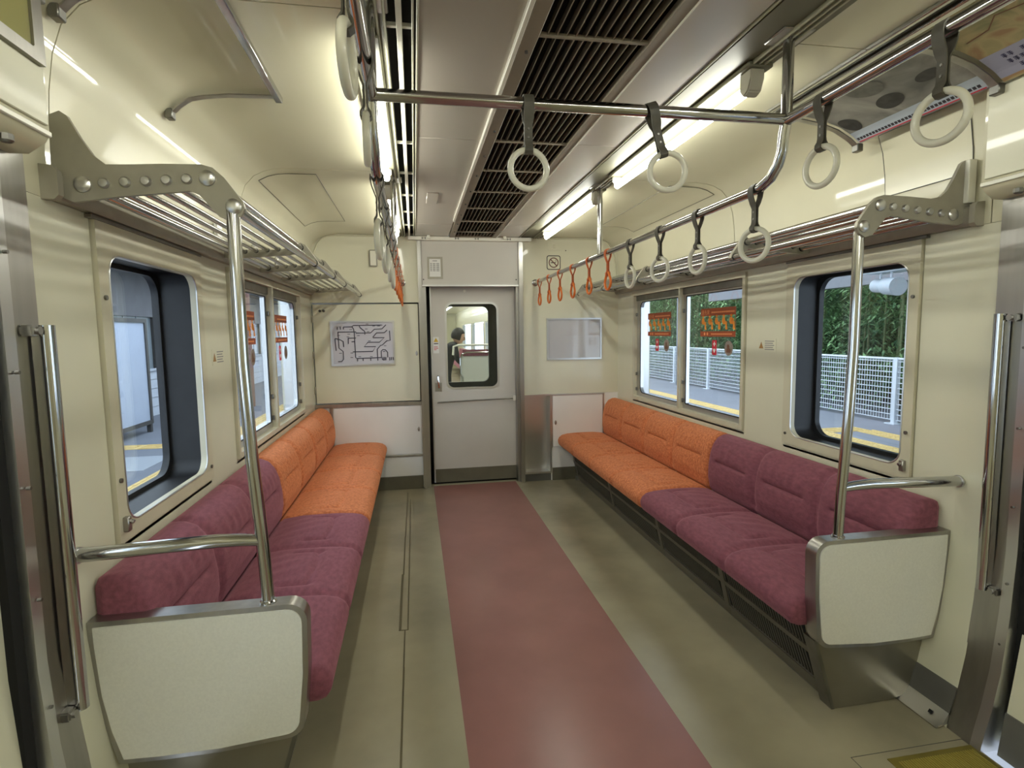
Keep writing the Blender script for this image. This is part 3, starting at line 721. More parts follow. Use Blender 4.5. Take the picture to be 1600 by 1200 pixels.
def strap_meshes(col, ring):
    # belt looping over a bar that runs along y, local origin at bar centre
    W = .0135
    L = [(-.0, .0185), (.010, .0165), (.0175, .006), (.0185, -.006), (.0155, -.022), (.009, -.040), (.0035, -.055), (.0035, -.095), (.005, -.104), (.0108, -.113), (.0112, -.122), (.004, -.1285)]
    pts = L+[(-x, z) for x, z in reversed(L) if x != 0]
    bm = B(); th = .0016; n = len(pts); rows = []
    for i, (x, z) in enumerate(pts):
        a = Vector(pts[i-1]); b = Vector(pts[(i+1) % n]); t2 = (b-a).normalized(); nn = Vector((t2.y, -t2.x))
        wi = W*(1.0 if z > -.05 else .80)
        rows.append([bm.verts.new((x+nn.x*d, y, z+nn.y*d)) for d, y in ((th, -wi), (th, wi), (-th, wi), (-th, -wi))])
    for i in range(n):
        for k in range(4): bm.faces.new((rows[i][k], rows[i][(k+1) % 4], rows[(i+1) % n][(k+1) % 4], rows[(i+1) % n][k]))
    bmesh.ops.recalc_face_normals(bm, faces=bm.faces)
    me = bpy.data.meshes.new('strap_belt'); bm.to_mesh(me); bm.free(); me.materials.append(col)
    for p in me.polygons: p.use_smooth = True
    me.set_sharp_from_angle(angle=.7)
    bm = B()
    for z in (-.066, -.088):
        for sx in (1, -1): lathe(bm, [(.0038,0),(.003,.0015)], (sx*.005, 0, z), (lambda q: (lambda a, b, h: (q*h, a, b)))(sx), 8)
    rv = bpy.data.meshes.new('rivet'); bmesh.ops.recalc_face_normals(bm, faces=bm.faces); bm.to_mesh(rv); bm.free(); rv.materials.append(darksteel)
    bm = B()
    if ring == 'round': torus(bm, (0, 0, -.168), .0495, .0082, lambda u, v, w_: (w_, u, v), 44, 12)
    else:
        def fu(a):
            s_, c_ = math.sin(a), math.cos(a)
            wdt = .046*(1-.50*max(0, s_)**1.0) ; return (wdt*c_*(1.05 if s_ < 0 else 1), (.050 if s_ > 0 else .046)*s_)
        torus(bm, (0, 0, -.158), .05, .0072, lambda u, v, w_: (w_, u, v), 44, 10, fu)
    rg = bpy.data.meshes.new('ring'); bmesh.ops.recalc_face_normals(bm, faces=bm.faces); bm.to_mesh(rg); bm.free(); rg.materials.append(ringm if ring == 'round' else orangep)
    for p in rg.polygons: p.use_smooth = True
    return me, rv, rg
SG = strap_meshes(strapm, 'round')
orstrap = mat('orange_strap', S(206,100,44), .5)
SO = strap_meshes(orstrap, 'drop')
def strap(kind, x, y, z, label, group, rz=0, twist=0, swing=0, swy=0):
    me, rv, rg = SG if kind == 'g' else SO
    t_ = thing('hanging_strap', label, 'strap', (x, y, z), group); t_.rotation_euler = (swy, swing, rz)
    b = obj('strap_belt', None, None, t_, mesh=me); obj('rivet', None, None, b, mesh=rv)
    r_ = obj('ring_handle' if kind == 'g' else 'drop_handle', None, None, t_, mesh=rg); r_.rotation_euler = (0, 0, math.radians(twist))
gy = [1.63, 1.99, 2.32, 2.66]; oy = [2.985, 3.32, 3.68, 4.015, 4.35, 4.69]
ordn = ['nearest', 'second', 'third', 'fourth', 'fifth', 'farthest']
for x, side, tw in ((XR, 'right', (22, 6, 20, 4)), (XLr, 'left', (-4, -6, 2, -2))):
    for i, y in enumerate(gy):
        strap('g', x, y, 1.803, 'grey strap with white ring on the lower %s handrail, %s from the cross bar' % (side, ('first', 'second', 'third', 'last')[i]), 'white ring straps', twist=tw[i])
    for i, y in enumerate(oy):
        strap('o', x, y, 1.803, 'orange teardrop strap on the %s handrail, %s' % (side, ('nearest to the white rings' if i == 0 else '%s counting from the white rings' % ordn[i] if i < 5 else 'nearest to the end wall')), 'orange straps')
    for i, (y, tt) in enumerate(((1.345, 8), (1.005, 14), (.66, 5)) if x > 0 else ((1.29, 3), (.93, -4), (.58, 2))):
        if i == 2: continue
        strap('g', x, y, 1.963, 'white ring strap on the upper %s handrail, %s' % (side, 'just before the cross bar' if i == 0 else 'nearest the camera'), 'white ring straps', twist=tt)
strap('g', -.192, 1.474, 1.965, 'white ring strap on the cross bar, the left one', 'white ring straps', rz=PI/2, twist=4)
strap('g', .153, 1.479, 1.967, 'white ring strap on the cross bar, the right one, swung aside', 'white ring straps', rz=PI/2, twist=-8, swy=math.radians(-17), swing=0)

# ============================================================ LAMPS
for s, side in ((1, 'right'), (-1, 'left')):
    x = .592 if s > 0 else -.628
    x = .578 if s > 0 else -.613
    for i, (a, b) in enumerate(((1.70, 2.86), (3.22, 4.46), (-.28, .92), (-1.75, -.55), (-3.1, -1.95))):
        lab = ('fluorescent ceiling lamp on the %s, ' % side)+('the long tube near the cross bar' if i == 0 else 'the far tube next to the end wall' if i == 1 else 'one of those behind the camera')
        t_ = thing('fluorescent_lamp', lab, 'lamp', (x, (a+b)/2, 2.19), 'fluorescent tubes')
        obj('tube', cyl(B(), (x, a, 2.133), (x, b, 2.133), .0165, 16), tube, t_)
        obj('reflector', box(B(), x-.04 if s > 0 else x-.045, x+.045 if s > 0 else x+.04, a-.07, b+.03, 2.178, 2.194, .004, 1), troughm, t_)
        for yy, d in ((a, -1), (b, 1)):
            P = [(0, 2.18), (0, 2.125), (.02, 2.105), (.045, 2.115), (.062, 2.15), (.062, 2.18)]
            if d > 0: P = [(0, 2.18), (0, 2.15), (.012, 2.145), (.02, 2.18)]
            else: P = [(p[0]-.004, p[1]) for p in P]
            bm = B(); prism(bm, [(yy+d*p, z) for p, z in P], YZ, x-.024, x+.024); bmesh.ops.bevel(bm, geom=bm.edges[:], offset=.004, segments=2, affect='EDGES'); obj('lamp_holder', bm, mat('holder_grey', S(178,174,160), .35) if 'holder_grey' not in bpy.data.materials else bpy.data.materials['holder_grey'], t_)

# ============================================================ VENT
t_ = thing('ceiling_vent', 'long brown-grey louvred air vent running down the middle of the ceiling', 'vent', (.02, 2, 2.19))
bm = B(); box(bm, -.185, -.140, YB, YE-.09, 2.176, 2.20, .002, 1); box(bm, .178, .215, YB, YE-.09, 2.176, 2.20, .002, 1); box(bm, -.185, .215, YE-.095, YE-.075, 2.176, 2.2); obj('vent_frame', bm, ventm, t_)
bm = B(); box(bm, -.200, -.186, YB, 4.12, 2.172, 2.195, .002, 1); obj('side_strip', bm, whitep, t_)
bm = B(); box(bm, .214, .220, YB, 4.78, 2.174, 2.195, .001, 1); obj('side_strip', bm, whitep, t_)
for i in range(11):
    xx = -.118+i*.0268
    bm = B(); prism(bm, [(xx, 2.182), (xx+.003, 2.182), (xx+.011, 2.217), (xx+.008, 2.217)], XZ, YB, YE-.095); obj('louvre_slat', bm, ventm, t_, smooth=0)
for i in range(18):
    yy = 1.562+.428*(i-9)
    if yy < YB+.05 or yy > 4.75: continue
    bm = B(); th = .011 if i in (15,) else .006; box(bm, -.145, .18, yy-th, yy+th, 2.178, 2.190, .002, 1); obj('cross_bar', bm, ventm, t_)
bm = B(); [cyl(bm, (-.16, 1.0+.32*k, 2.170), (-.16, 1.0+.32*k, 2.178), .005, 8) for k in range(12)]; obj('screw', bm, darkgrey, t_)

# ============================================================ AD HOLDERS & POSTERS
def arc_profile(s, off=0):
    if s < 0: return [(-.935,2.192),(-1.10,2.188),(-1.18,2.178),(-1.225,2.168),(-1.258,2.145),(-1.285,2.118)]
    return [(.90,2.178),(1.0,2.174),(1.08,2.162),(1.15,2.142),(1.21,2.112),(1.245,2.085)]
def ribbon(P, f_in, th, y0, y1):
    bm = B(); n = len(P); top = []
    Q = []
    for i in range(n):
        a = Vector(P[max(i-1, 0)]); b = Vector(P[min(i+1, n-1)]); t2 = (b-a).normalized(); nn = Vector((t2.y, -t2.x))
        if nn.y > 0: nn = -nn
        Q.append((P[i][0]+nn.x*th, P[i][1]+nn.y*th))
    prism(bm, list(P)+Q[::-1], XZ, y0, y1); return bm
def fine(P, n=24): return [tuple(p) for p in resample(P, n, closed=False)]
tL = thing('poster_holder', 'empty poster holder of curved steel arms and a rail on the left ceiling', 'poster holder', (-1.1, 1.5, 2.1))
obj('rail', box(B(), -.955, -.930, 1.50, 2.12, 2.176, 2.197, .003, 1), chrome, tL)
obj('rail', box(B(), -.955, -.930, .2, 1.44, 2.176, 2.197, .003, 1), chrome, tL)
for y in (2.10, 1.50, 1.425):
    a_ = obj('curved_arm', ribbon(fine(arc_profile(-1)), 0, .004, y-.013, y+.013), steel, tL)
    obj('clip', box(B(), -1.300, -1.276, y-.016, y+.016, 2.098, 2.130, .003, 1), darksteel, a_)
tR = thing('poster_holder', 'steel rail and arms holding posters on the right ceiling', 'poster holder', (1.1, 1.5, 2.1))
obj('rail', box(B(), .875, .898, .2, 2.0, 2.172, 2.197, .003, 1), chrome, tR)
obj('rail', box(B(), .845, .862, .2, 2.0, 2.184, 2.198, .003, 1), chrome, tR)
for y in (1.99, 1.455):
    P = [(x, z-.004) for x, z in arc_profile(1)]
    a_ = obj('curved_arm', ribbon(fine(P), 0, .004, y-.012, y+.012), steel, tR)
    obj('clip', box(B(), 1.235, 1.262, y-.016, y+.016, 2.06, 2.09, .003, 1), darksteel, a_)
    obj('clip', box(B(), 1.20, 1.24, y-.022, y+.022, 2.094, 2.120, .003, 1), darksteel, a_) if False else None
def poster_mat(name, cols, scale, seed):
    m = mat(name, cols[0], .55); t = m.node_tree; b = t.nodes['Principled BSDF']
    tc = t.nodes['Texture Coordinate']; n = t.nodes.new('ShaderNodeTexNoise'); n.inputs['Scale'].default_value = scale; n.inputs['Detail'].default_value = 8; n.inputs['Distortion'].default_value = 1.2
    mp = t.nodes.new('ShaderNodeMapping'); mp.inputs['Location'].default_value = (seed, seed, 0)
    t.links.new(tc.outputs['Object'], mp.inputs[0]); t.links.new(mp.outputs[0], n.inputs['Vector'])
    r = t.nodes.new('ShaderNodeValToRGB'); r.color_ramp.elements[0].position = .3; r.color_ramp.elements[1].position = .72
    r.color_ramp.elements[0].color = (*cols[0], 1); r.color_ramp.elements[1].color = (*cols[-1], 1)
    for k, c in enumerate(cols[1:-1]):
        e = r.color_ramp.elements.new(.3+.42*(k+1)/(len(cols)-1)); e.color = (*c, 1)
    t.links.new(n.outputs[0], r.inputs[0]); t.links.new(r.outputs[0], b.inputs['Base Color']); return m
PA = fine([(x+.002, z+.004) for x, z in arc_profile(1)], 28)
Ltot = sum(math.dist(a, b) for a, b in zip(PA, PA[1:]))
def onarc(v, h):      # v: 0 at ceiling rail, 1 at lower edge; h = distance off the sheet towards the cabin
    s_ = v*(len(PA)-1); i = min(int(s_), len(PA)-2); k = s_-i
    x = PA[i][0]*(1-k)+PA[i+1][0]*k; z = PA[i][1]*(1-k)+PA[i+1][1]*k
    dx, dz = PA[i+1][0]-PA[i][0], PA[i+1][1]-PA[i][1]; l = math.hypot(dx, dz)
    return x+dz/l*h, z-dx/l*h
FA = lambda u, v, w_: (lambda q: (q[0], u, q[1]))(onarc(max(0, min(1, v)), w_))
def grid_patch(bm, poly_fn):
    return bm
def apiece(parent, name, u0, u1, v0, v1, m, h=.0018, n=8):
    bm = B(); prev = None
    for k in range(n+1):
        v = v0+(v1-v0)*k/n; r_ = [bm.verts.new(FA(u, v, hh)) for u, hh in ((u0, h), (u1, h), (u1, .0012), (u0, .0012))]
        if prev: [bm.faces.new((prev[q], prev[(q+1) % 4], r_[(q+1) % 4], r_[q])) for q in range(4)]
        else: bm.faces.new(r_)
        prev = r_
    bm.faces.new(prev); return obj(name, bm, m, parent, smooth=0)
def ellipse(parent, uc, vc, ru, rv, m, h=.0026, name='printed_shape', ang=0):
    bm = B(); n = 28; c0 = bm.verts.new(FA(uc, vc, h)); V = []
    for k in range(n):
        a = 2*PI*k/n; du, dv = ru*math.cos(a), rv*math.sin(a)
        V.append(bm.verts.new(FA(uc+du*math.cos(ang)-dv*math.sin(ang)*.4, vc+dv*math.cos(ang)+du*math.sin(ang)*2.2, h)))
    for k in range(n): bm.faces.new((c0, V[k], V[(k+1) % n]))
    return obj(name, bm, m, parent, smooth=0)
p1 = obj('poster', ribbon(PA, 0, .0012, 1.475, 1.975), poster_mat('grey_photo_print', [S(92,92,90), S(128,127,122), S(160,158,150)], 5, 3)); tag(p1, 'grey photographic poster curved under the right ceiling next to the junction of the handrails', 'poster')
dk = mat('dark_print', S(58,58,58), .5, noise=.4, nscale=40)
wb = mat('pale_blue_print', S(176,186,198), .5)
apiece(p1, 'pale_band', 1.475, 1.975, .84, .985, wb)
ellipse(p1, 1.73, .66, .055, .10, dk, ang=.4); ellipse(p1, 1.93, .72, .035, .12, dk, ang=.25); ellipse(p1, 1.56, .58, .045, .07, dk, ang=.2); ellipse(p1, 1.72, .34, .06, .16, mat('mid_print', S(104,104,98), .5, noise=.3, nscale=30))
bm = B()
for k in range(34):
    u = 1.49+k*.0142
    prism(bm, [(u, .925), (u+.010, .925), (u+.010, .955), (u, .955)], FA, .0022, .0026)
obj('caption', bm, ink, p1, smooth=0)
bm = B(); prism(bm, [(1.48,.972),(1.97,.972),(1.97,.982),(1.48,.982)], FA, .0022, .0026); obj('red_line', bm, redp, p1, smooth=0)
p2 = obj('poster', ribbon(PA, 0, .0012, .35, 1.435), poster_mat('map_print', [S(104,112,74), S(138,134,96), S(168,152,112), S(150,120,88)], 9, 11)); tag(p2, 'green and brown map poster curved under the right ceiling in the upper right corner', 'poster')
apiece(p2, 'blue_band', .35, 1.435, .70, .96, mat('lavender_print', S(150,150,172), .5))
bm = B(); rr = random.Random(4)
for row in range(3):
    v = .745+row*.07
    for k in range(60):
        u = .40+k*.0165
        if rr.random() < .12: continue
        for q in range(3):
            prism(bm, [(u+rr.uniform(0, .003), v+q*.014), (u+.012, v+q*.014), (u+.012, v+q*.014+.007), (u+.002, v+q*.014+.007)], FA, .0022, .0026)
        prism(bm, [(u+.005, v), (u+.0075, v), (u+.0075, v+.045), (u+.005, v+.045)], FA, .0022, .0027)
obj('caption', bm, mat('navy_ink', S(52,52,84), .5), p2, smooth=0)
bm = B(); pts = [(1.40,.45),(1.33,.42),(1.28,.30),(1.22,.34),(1.15,.22),(1.08,.26),(1.0,.15)]
for a, b in zip(pts, pts[1:]):
    prism(bm, [a, b, (b[0], b[1]+.012), (a[0], a[1]+.012)], FA, .0022, .0026)
obj('map_line', bm, mat('map_brown', S(110,72,50), .5), p2, smooth=0)
bm = B()
for k in range(6): prism(bm, [(1.10+k*.022, .10), (1.115+k*.022, .10), (1.115+k*.022, .15), (1.10+k*.022, .15)], FA, .0022, .0026)
obj('map_caption', bm, ink, p2, smooth=0)
bm = B(); text(bm, '24', .022, lambda u, v, w_: (w_, 1.80-u, v), 1.3425, 0, 1.975); o = obj('number_mark', bm, darkgrey, smooth=0); tag(o, 'small number 24 printed on the right cove above the rack', 'number')

# ============================================================ SIGNS ON END WALL
# notice on header
yh = YE-.002
def frame_board(name, label, x0, x1, z0, z1, y, m_in, cat, fw_=.014, fm=alu, dep=.014):
    t_ = thing(name, label, cat, ((x0+x1)/2, y, z0))
    obj('frame', holed(B(), (x0, x1, z0, z1), (x0+fw_, x1-fw_, z0+fw_, z1-fw_), .002, XZ, y-dep, y, n=1), fm, t_)
    obj('board', box(B(), x0+fw_*.5, x1-fw_*.5, y-dep*.45, y, z0+fw_*.5, z1-fw_*.5), m_in, t_, smooth=0)
    return t_, y-dep*.45
t_, yb_ = frame_board('notice_holder', 'white printed notice in a metal holder on the panel over the end door', -.375, -.243, 1.835, 2.022, yh, whitep, 'notice', .018, rackgrey, .006)
o = obj('notice_sheet', box(B(), -.358, -.262, yb_-.001, yb_, 1.853, 2.005), paper, t_, smooth=0)
rows = [(-.33,-.29,1.985,1.991)]
for k in range(9):
    z = 1.965-k*.008
    rows += [(-.35, -.335, z, z+.004), (-.328, -.305, z, z+.004), (-.298, -.272, z, z+.004)]
bars(t_, XZ, rows, yb_-.0017, mat('grey_ink', S(120,120,124), .6))
# route map
t_, yb_ = frame_board('route_map', 'framed white railway route map with dark lines on the left of the end wall', -1.198, -.668, 1.103, 1.483, YE-.004, mat('map_paper', S(196,195,204), .3), 'map')
def mp_(cx, cy_): return (-1.198+(cx-140)/1280*.53, 1.483-(cy_-150)/880*.38)
LN = [[(280,265),(280,320)],[(340,260),(340,320)],[(400,265),(400,315)],[(400,268),(570,268),(600,240),(1160,240)],[(570,268),(600,310),(610,390),(618,870),(650,890),(1140,880),(1160,930)],
 [(715,245),(730,285),(820,360),(820,420)],[(285,368),(650,368)],[(290,370),(298,680),(375,745),(378,900),(340,942),(270,942)],[(225,500),(235,490),(310,510),(385,550),(390,660)],[(225,500),(240,730)],
 [(480,490),(640,487)],[(487,490),(485,600)],[(550,560),(610,555)],[(640,390),(935,390),(1015,320),(1165,315),(1250,235)],[(1270,340),(1210,390),(1055,392),(975,480)],
 [(985,488),(1210,487),(1105,578),(875,575),(795,660),(1030,662),(965,757),(570,758)],[(1315,350),(1322,545),(1255,550),(1165,630),(1125,640),(1055,715),(1060,940)],[(1135,880),(1135,750),(1170,722),(1225,730),(1265,780),(1265,880)],
 [(655,890),(655,945)],[(765,890),(765,940)],[(918,890),(918,940)],[(1165,870),(1180,940)],[(1200,870),(1200,935)],[(1225,875),(1225,935)],[(1300,875),(1300,940)],[(1335,875),(1335,935)],[(1370,875),(1375,935)]]
bm = B()
for L in LN:
    tubep(bm, [(*((lambda p: (p[0], yb_-.0008, p[1]))(mp_(*q))),) for q in L], .0042, 5)
obj('route_line', bm, mat('route_ink', S(72,70,84), .5), t_)
rows = []; rr = random.Random(9)
for (cx, cy_) in [(870,215),(540,320),(850,312),(885,365),(500,408),(480,460),(690,440),(905,548),(1215,648),(1190,762),(320,780),(545,780),(540,868),(700,855),(930,858),(300,430),(1150,240),(1000,255),(1100,255)]:
    u, v = mp_(cx, cy_); rows.append((u-.010, u+.012, v-.0025, v+.0025))
bars(t_, XZ, rows, yb_-.0012, bpy.data.materials['route_ink'])
# empty acrylic frame at right
t_, yb_ = frame_board('notice_board', 'empty framed acrylic board on the right of the end wall', .672, 1.188, 1.112, 1.488, YE-.001, glassy, 'frame')
# no smoking
o = tag(obj('no_smoking_sign', box(B(), .679, .806, YE-.003, YE, 1.918, 2.044, .0005, 1), cream), 'square no smoking sign high on the right of the end wall', 'sign')
obj('sign_border', holed(B(), (.679,.806,1.918,2.044), (.686,.799,1.925,2.037), .014, XZ, YE-.004, YE-.003, ro=.02), ink, o, smooth=0)
ys_ = YE-.0042; cx_, cz_ = .7425, 1.981
bm = B(); torus(bm, (cx_, ys_, cz_), .041, .004, lambda u, v, w_: (u, w_*.2, v), 30, 6)
d = .028; prism(bm, [(cx_-d-.003, cz_+d-.003), (cx_-d+.003, cz_+d+.003), (cx_+d+.003, cz_-d+.003), (cx_+d-.003, cz_-d-.003)], XZ, ys_-.001, ys_)
obj('prohibition_ring', bm, mat('dark_red_ink', S(92,40,34), .5), o, smooth=0)
obj('cigarette', prism(B(), [(cx_-.026, cz_-.004), (cx_+.02, cz_-.004), (cx_+.02, cz_+.003), (cx_-.026, cz_+.003)], XZ, ys_-.0006, ys_+.0004), ink, o, smooth=0)
bm = B(); tubep(bm, [(cx_+.018, ys_, cz_+.006), (cx_+.024, ys_, cz_+.014), (cx_+.016, ys_, cz_+.02), (cx_+.022, ys_, cz_+.027)], .0018, 5); obj('smoke_mark', bm, ink, o)
o = tag(obj('wall_socket', box(B(), .69, .80, YE-.012, YE, 2.085, 2.158, .004, 2), cream), 'small cream switch plate above the no smoking sign', 'switch')
obj('switch', box(B(), .735, .758, YE-.02, YE-.012, 2.108, 2.135, .003, 1), cream, o)
obj('wall_screw', cyl(B(), (.855, YE-.004, 2.088), (.855, YE, 2.088), .005, 8), darkgrey, wf)
o = tag(obj('wall_box', box(B(), -.858, -.790, YE-.022, YE, 1.935, 2.075, .006, 2), mat('box_grey', S(150,148,136), .4)), 'small grey box behind the left white rings on the end wall', 'box')
obj('box_front', box(B(), -.848, -.80, YE-.026, YE-.022, 1.945, 2.065, .003, 1), whitep, o)
o = tag(obj('name_plate', box(B(), -1.20, -1.09, YE-.003, YE, 1.935, 1.965, .001, 1), cream), 'small raised cream plate high on the left of the end wall', 'plate')

# ---- stickers on side walls
for s, side, yc in ((1, 'right', 2.67), (-1, 'left', 2.60)):
    if s > 0: FY = lambda u, v, w_: (w_, yc-u, v)
    else: FY = lambda u, v, w_: (-w_, yc+u, v)
    bm = B(); prism(bm, rrect(-.075, .075, 1.245, 1.316, .005, 3), FY, 1.3485, 1.3497)
    o = tag(obj('warning_sticker', bm, cream, smooth=0), 'small warning sticker with a triangle on the wall between the windows, %s side' % side, 'sticker')
    obj('warning_triangle', prism(B(), [(-.068,1.262), (-.030,1.262), (-.049,1.298)], FY, 1.3478, 1.3485), mat('triangle_brown', S(150,112,60), .5) if s > 0 else bpy.data.materials['triangle_brown'], o, smooth=0)
    bm = B()
    for k in range(5): prism(bm, [(-.018, 1.256+k*.011), (.06-.01*(k % 2), 1.256+k*.011), (.06-.01*(k % 2), 1.260+k*.011), (-.018, 1.260+k*.011)], FY, 1.3480, 1.3485)
    obj('printed_line', bm, bpy.data.materials['grey_ink'], o, smooth=0)
# ---- priority seat stickers on window panes
def figure(bm, FY0, u, v, w_, pose):
    u_c, v_c = u, v
    FY = lambda a, b, c: FY0(u_c+(a-u_c)*1.45, v_c+.01+(b-v_c-.01)*.98, c)
    disc(bm, (u-.008, v+.058, w_), .0085, FY, .0006, 14)
    prism(bm, [(u-.018, v+.046), (u-.002, v+.048), (u+.004, v+.022), (u+.016, v+.020), (u+.018, v-.012), (u+.022, v-.030), (u+.006, v-.030), (u+.006, v+.002), (u-.014, v+.004), (u-.022, v+.02)], FY, w_, w_+.0006)
    if pose == 1: disc(bm, (u+.004, v+.030, w_), .009, FY, .0006, 12)
    if pose == 2: prism(bm, [(u+.018,v+.03),(u+.021,v+.03),(u+.023,v-.03),(u+.020,v-.03)], FY, w_, w_+.0006)
for s, side, cen in ((1, 'right', (3.225, 4.07)), (-1, 'left', (3.11, 3.905))):
    for i, yc in enumerate(cen):
        FY = (lambda yc: (lambda u, v, w_: (w_, yc-u, v)))(yc) if s > 0 else (lambda yc: (lambda u, v, w_: (-w_, yc+u, v)))(yc)
        wx = 1.3815; hw = .205
        t_ = thing('priority_seat_sticker', 'orange notice with seated figures on the %s pane of the %s double window' % ('nearer' if i == 0 else 'farther', side), 'sticker', FY(0, 1.32, wx), 'priority seat notices')
        bm = B(); prism(bm, [(-hw, 1.455), (hw, 1.455), (hw, 1.503), (-hw, 1.503)], FY, wx, wx+.001); obj('top_band', bm, brown, t_, smooth=0)
        bm = B(); prism(bm, [(-hw, 1.322), (hw, 1.322), (hw, 1.356), (-hw, 1.356)], FY, wx, wx+.001); obj('bottom_band', bm, brown, t_, smooth=0)
        bm = B(); text(bm, '優先席', .034, FY, wx-.0008, -hw+.012, 1.465)
        for k in range(24): prism(bm, [(-.07+k*.011, 1.471), (-.062+k*.011, 1.471), (-.062+k*.011, 1.481), (-.07+k*.011, 1.481)], FY, wx-.0008, wx-.0002)
        for k in range(22): prism(bm, [(-.07+k*.011, 1.334), (-.062+k*.011, 1.334), (-.062+k*.011, 1.343), (-.07+k*.011, 1.343)], FY, wx-.0008, wx-.0002)
        disc(bm, (-.15, 1.339, wx-.0008), .010, FY, .0006, 14); disc(bm, (-.115, 1.339, wx-.0008), .010, FY, .0006, 14)
        obj('lettering', bm, mat('pale_orange_print', S(232,150,96), .5) if 'pale_orange_print' not in bpy.data.materials else bpy.data.materials['pale_orange_print'], t_, smooth=0)
        for k in range(5):
            bm = B(); figure(bm, FY, -.160+k*.082, 1.396, wx, k % 3); obj('seated_figure', bm, figm, t_, smooth=0)
        bm = B()
        for u in (-hw, hw-.004): prism(bm, [(u, 1.356), (u+.004, 1.356), (u+.004, 1.455), (u, 1.455)], FY, wx, wx+.0008)
        obj('side_line', bm, brown, t_, smooth=0)
        ur = -.022 if s > 0 else -.12
        ru = -.028; cu_ = .135
        o = tag(obj('help_mark_sticker', prism(B(), rrect(ru-.026, ru+.026, 1.205, 1.300, .004, 2), FY, wx, wx+.001), redp, smooth=0), 'small red sticker with a white cross and heart under the %s notice, %s windows' % ('nearer' if i == 0 else 'farther', side), 'sticker', 'red cross stickers')
        bm = B()
        for (a, b, c, d_) in ((ru-.014, ru+.014, 1.271, 1.279), (ru-.004, ru+.004, 1.261, 1.289)): prism(bm, [(a,c),(b,c),(b,d_),(a,d_)], FY, wx-.0006, wx)
        obj('white_cross', bm, paper, o, smooth=0)
        hp_ = [(ru, 1.218), (ru-.014, 1.234), (ru-.014, 1.242), (ru-.007, 1.247), (ru, 1.241), (ru+.007, 1.247), (ru+.014, 1.242), (ru+.014, 1.234)]
        obj('white_heart', prism(B(), hp_, FY, wx-.0006, wx), paper, o, smooth=0)
        bm = B(); disc(bm, (cu_, 1.252, wx), .046, FY, .001, 28)
        o = tag(obj('round_sticker', bm, greyround, smooth=0), 'round grey sticker beside the red one on the %s pane, %s windows' % ('nearer' if i == 0 else 'farther', side), 'sticker', 'round grey stickers')
        bm = B(); disc(bm, (cu_-.004, 1.262, wx-.0007), .014, FY, .0006, 14); prism(bm, [(cu_-.025, 1.225), (cu_+.02, 1.225), (cu_+.028, 1.24), (cu_+.01, 1.252), (cu_-.02, 1.25)], FY, wx-.0007, wx-.0001); obj('printed_picture', bm, bpy.data.materials['map_brown'], o, smooth=0)

# ============================================================ VESTIBULE AND NEXT CAR
V = thing('trim_5', 'dark gangway between the two cars seen through the end door window', None, (0, 5.3, 0), kind='structure')
bm = B(); box(bm, -.62, -.42, YE+.17, 5.6, -.05, 2.1); box(bm, .43, .62, YE+.17, 5.6, -.05, 2.1); box(bm, -.62, .62, YE+.17, 5.6, 2.0, 2.1); box(bm, -.62, .62, YE+.11, 5.6, -.1, -.02)
obj('gangway_bellows', bm, rubber, V, smooth=0)
bm = B(); box(bm, -.62, -.424, YE+.10, YE+.17, 0, 2.2); box(bm, .426, .452, YE+.10, YE+.17, 0, 2.2); box(bm, -.62,.62, YE+.10, YE+.17, 1.80, 2.2); obj('pocket_lining', bm, darkgrey, V, smooth=0)
NC = thing('wall_next_car', 'interior of the next car seen through the end door window', None, (0, 8, 0), kind='structure')
bm = B(); holed(bm, (-1.5, 1.5, -.05, 2.25), (-.222, .243, .87, 1.632), .062, XZ, 5.6, 5.65); obj('far_end_wall', bm, darkgrey, NC)
bm = B(); box(bm, -1.4, 1.4, 5.65, 25, -.08, 0); obj('far_floor', bm, floorm, NC, smooth=0)
bm = B(); box(bm, -1.4, 1.4, 5.65, 25, 2.2, 2.26); obj('far_ceiling', bm, creamc, NC, smooth=0)
for s in (1, -1):
    x0, x1 = sorted((s*1.35, s*1.45)); bm = B()
    box(bm, x0, x1, 5.65, 25, 0, .78); box(bm, x0, x1, 5.65, 25, 1.66, 2.2); yy = 5.65
    for (a, b) in ((5.65,6.1),(6.9,7.15),(8.8,9.1),(9.9,10.1),(11.4,11.8),(14.6,14.9),(18.0,18.3),(21.5,25)): box(bm, x0, x1, a, b, .78, 1.66)
    obj('far_side_wall', bm, cream, NC, smooth=0)
    for k, (a, b) in enumerate(((7.15, 8.8), (10.1, 11.4), (11.8, 14.6), (14.9, 18.0), (18.3, 21.5))):
        bm = B(); n = 14
        for q in range(n):
            yy = a+(b-a)*q/n; box(bm, s*1.35-.004, s*1.35+.004, yy, yy+(b-a)/n*.28, .8, 1.62)
        obj('far_curtain_fold', bm, mat('curtain_grey', S(120,128,136), .7) if 'curtain_grey' not in bpy.data.materials else bpy.data.materials['curtain_grey'], NC, smooth=0, kind='stuff')
    bm = B(); prism(bm, sgn(s, [(.8,.30),(.8,.43),(1.2,.43),(1.25,.75),(1.35,.75),(1.35,.30)]), XZ, 9.3, 22); tag(obj('bench_seat', bm, maroon, smooth=0), 'maroon bench in the next car, %s side' % ('right' if s > 0 else 'left'), 'seat')
    tag(obj('fluorescent_lamp', cyl(B(), (s*.58, 6.2, 2.13), (s*.58, 24, 2.13), .016, 10), tube), 'ceiling tube in the next car, %s side' % ('right' if s > 0 else 'left'), 'lamp')
bm = B(); box(bm, -1.45, 1.45, 25, 25.1, 0, 2.3); obj('far_bulkhead', bm, cream, NC, smooth=0)
t_ = thing('seat_partition', 'cream partition with a chrome top rail and maroon strip in the next car', 'partition', (.45, 8.0, 0))
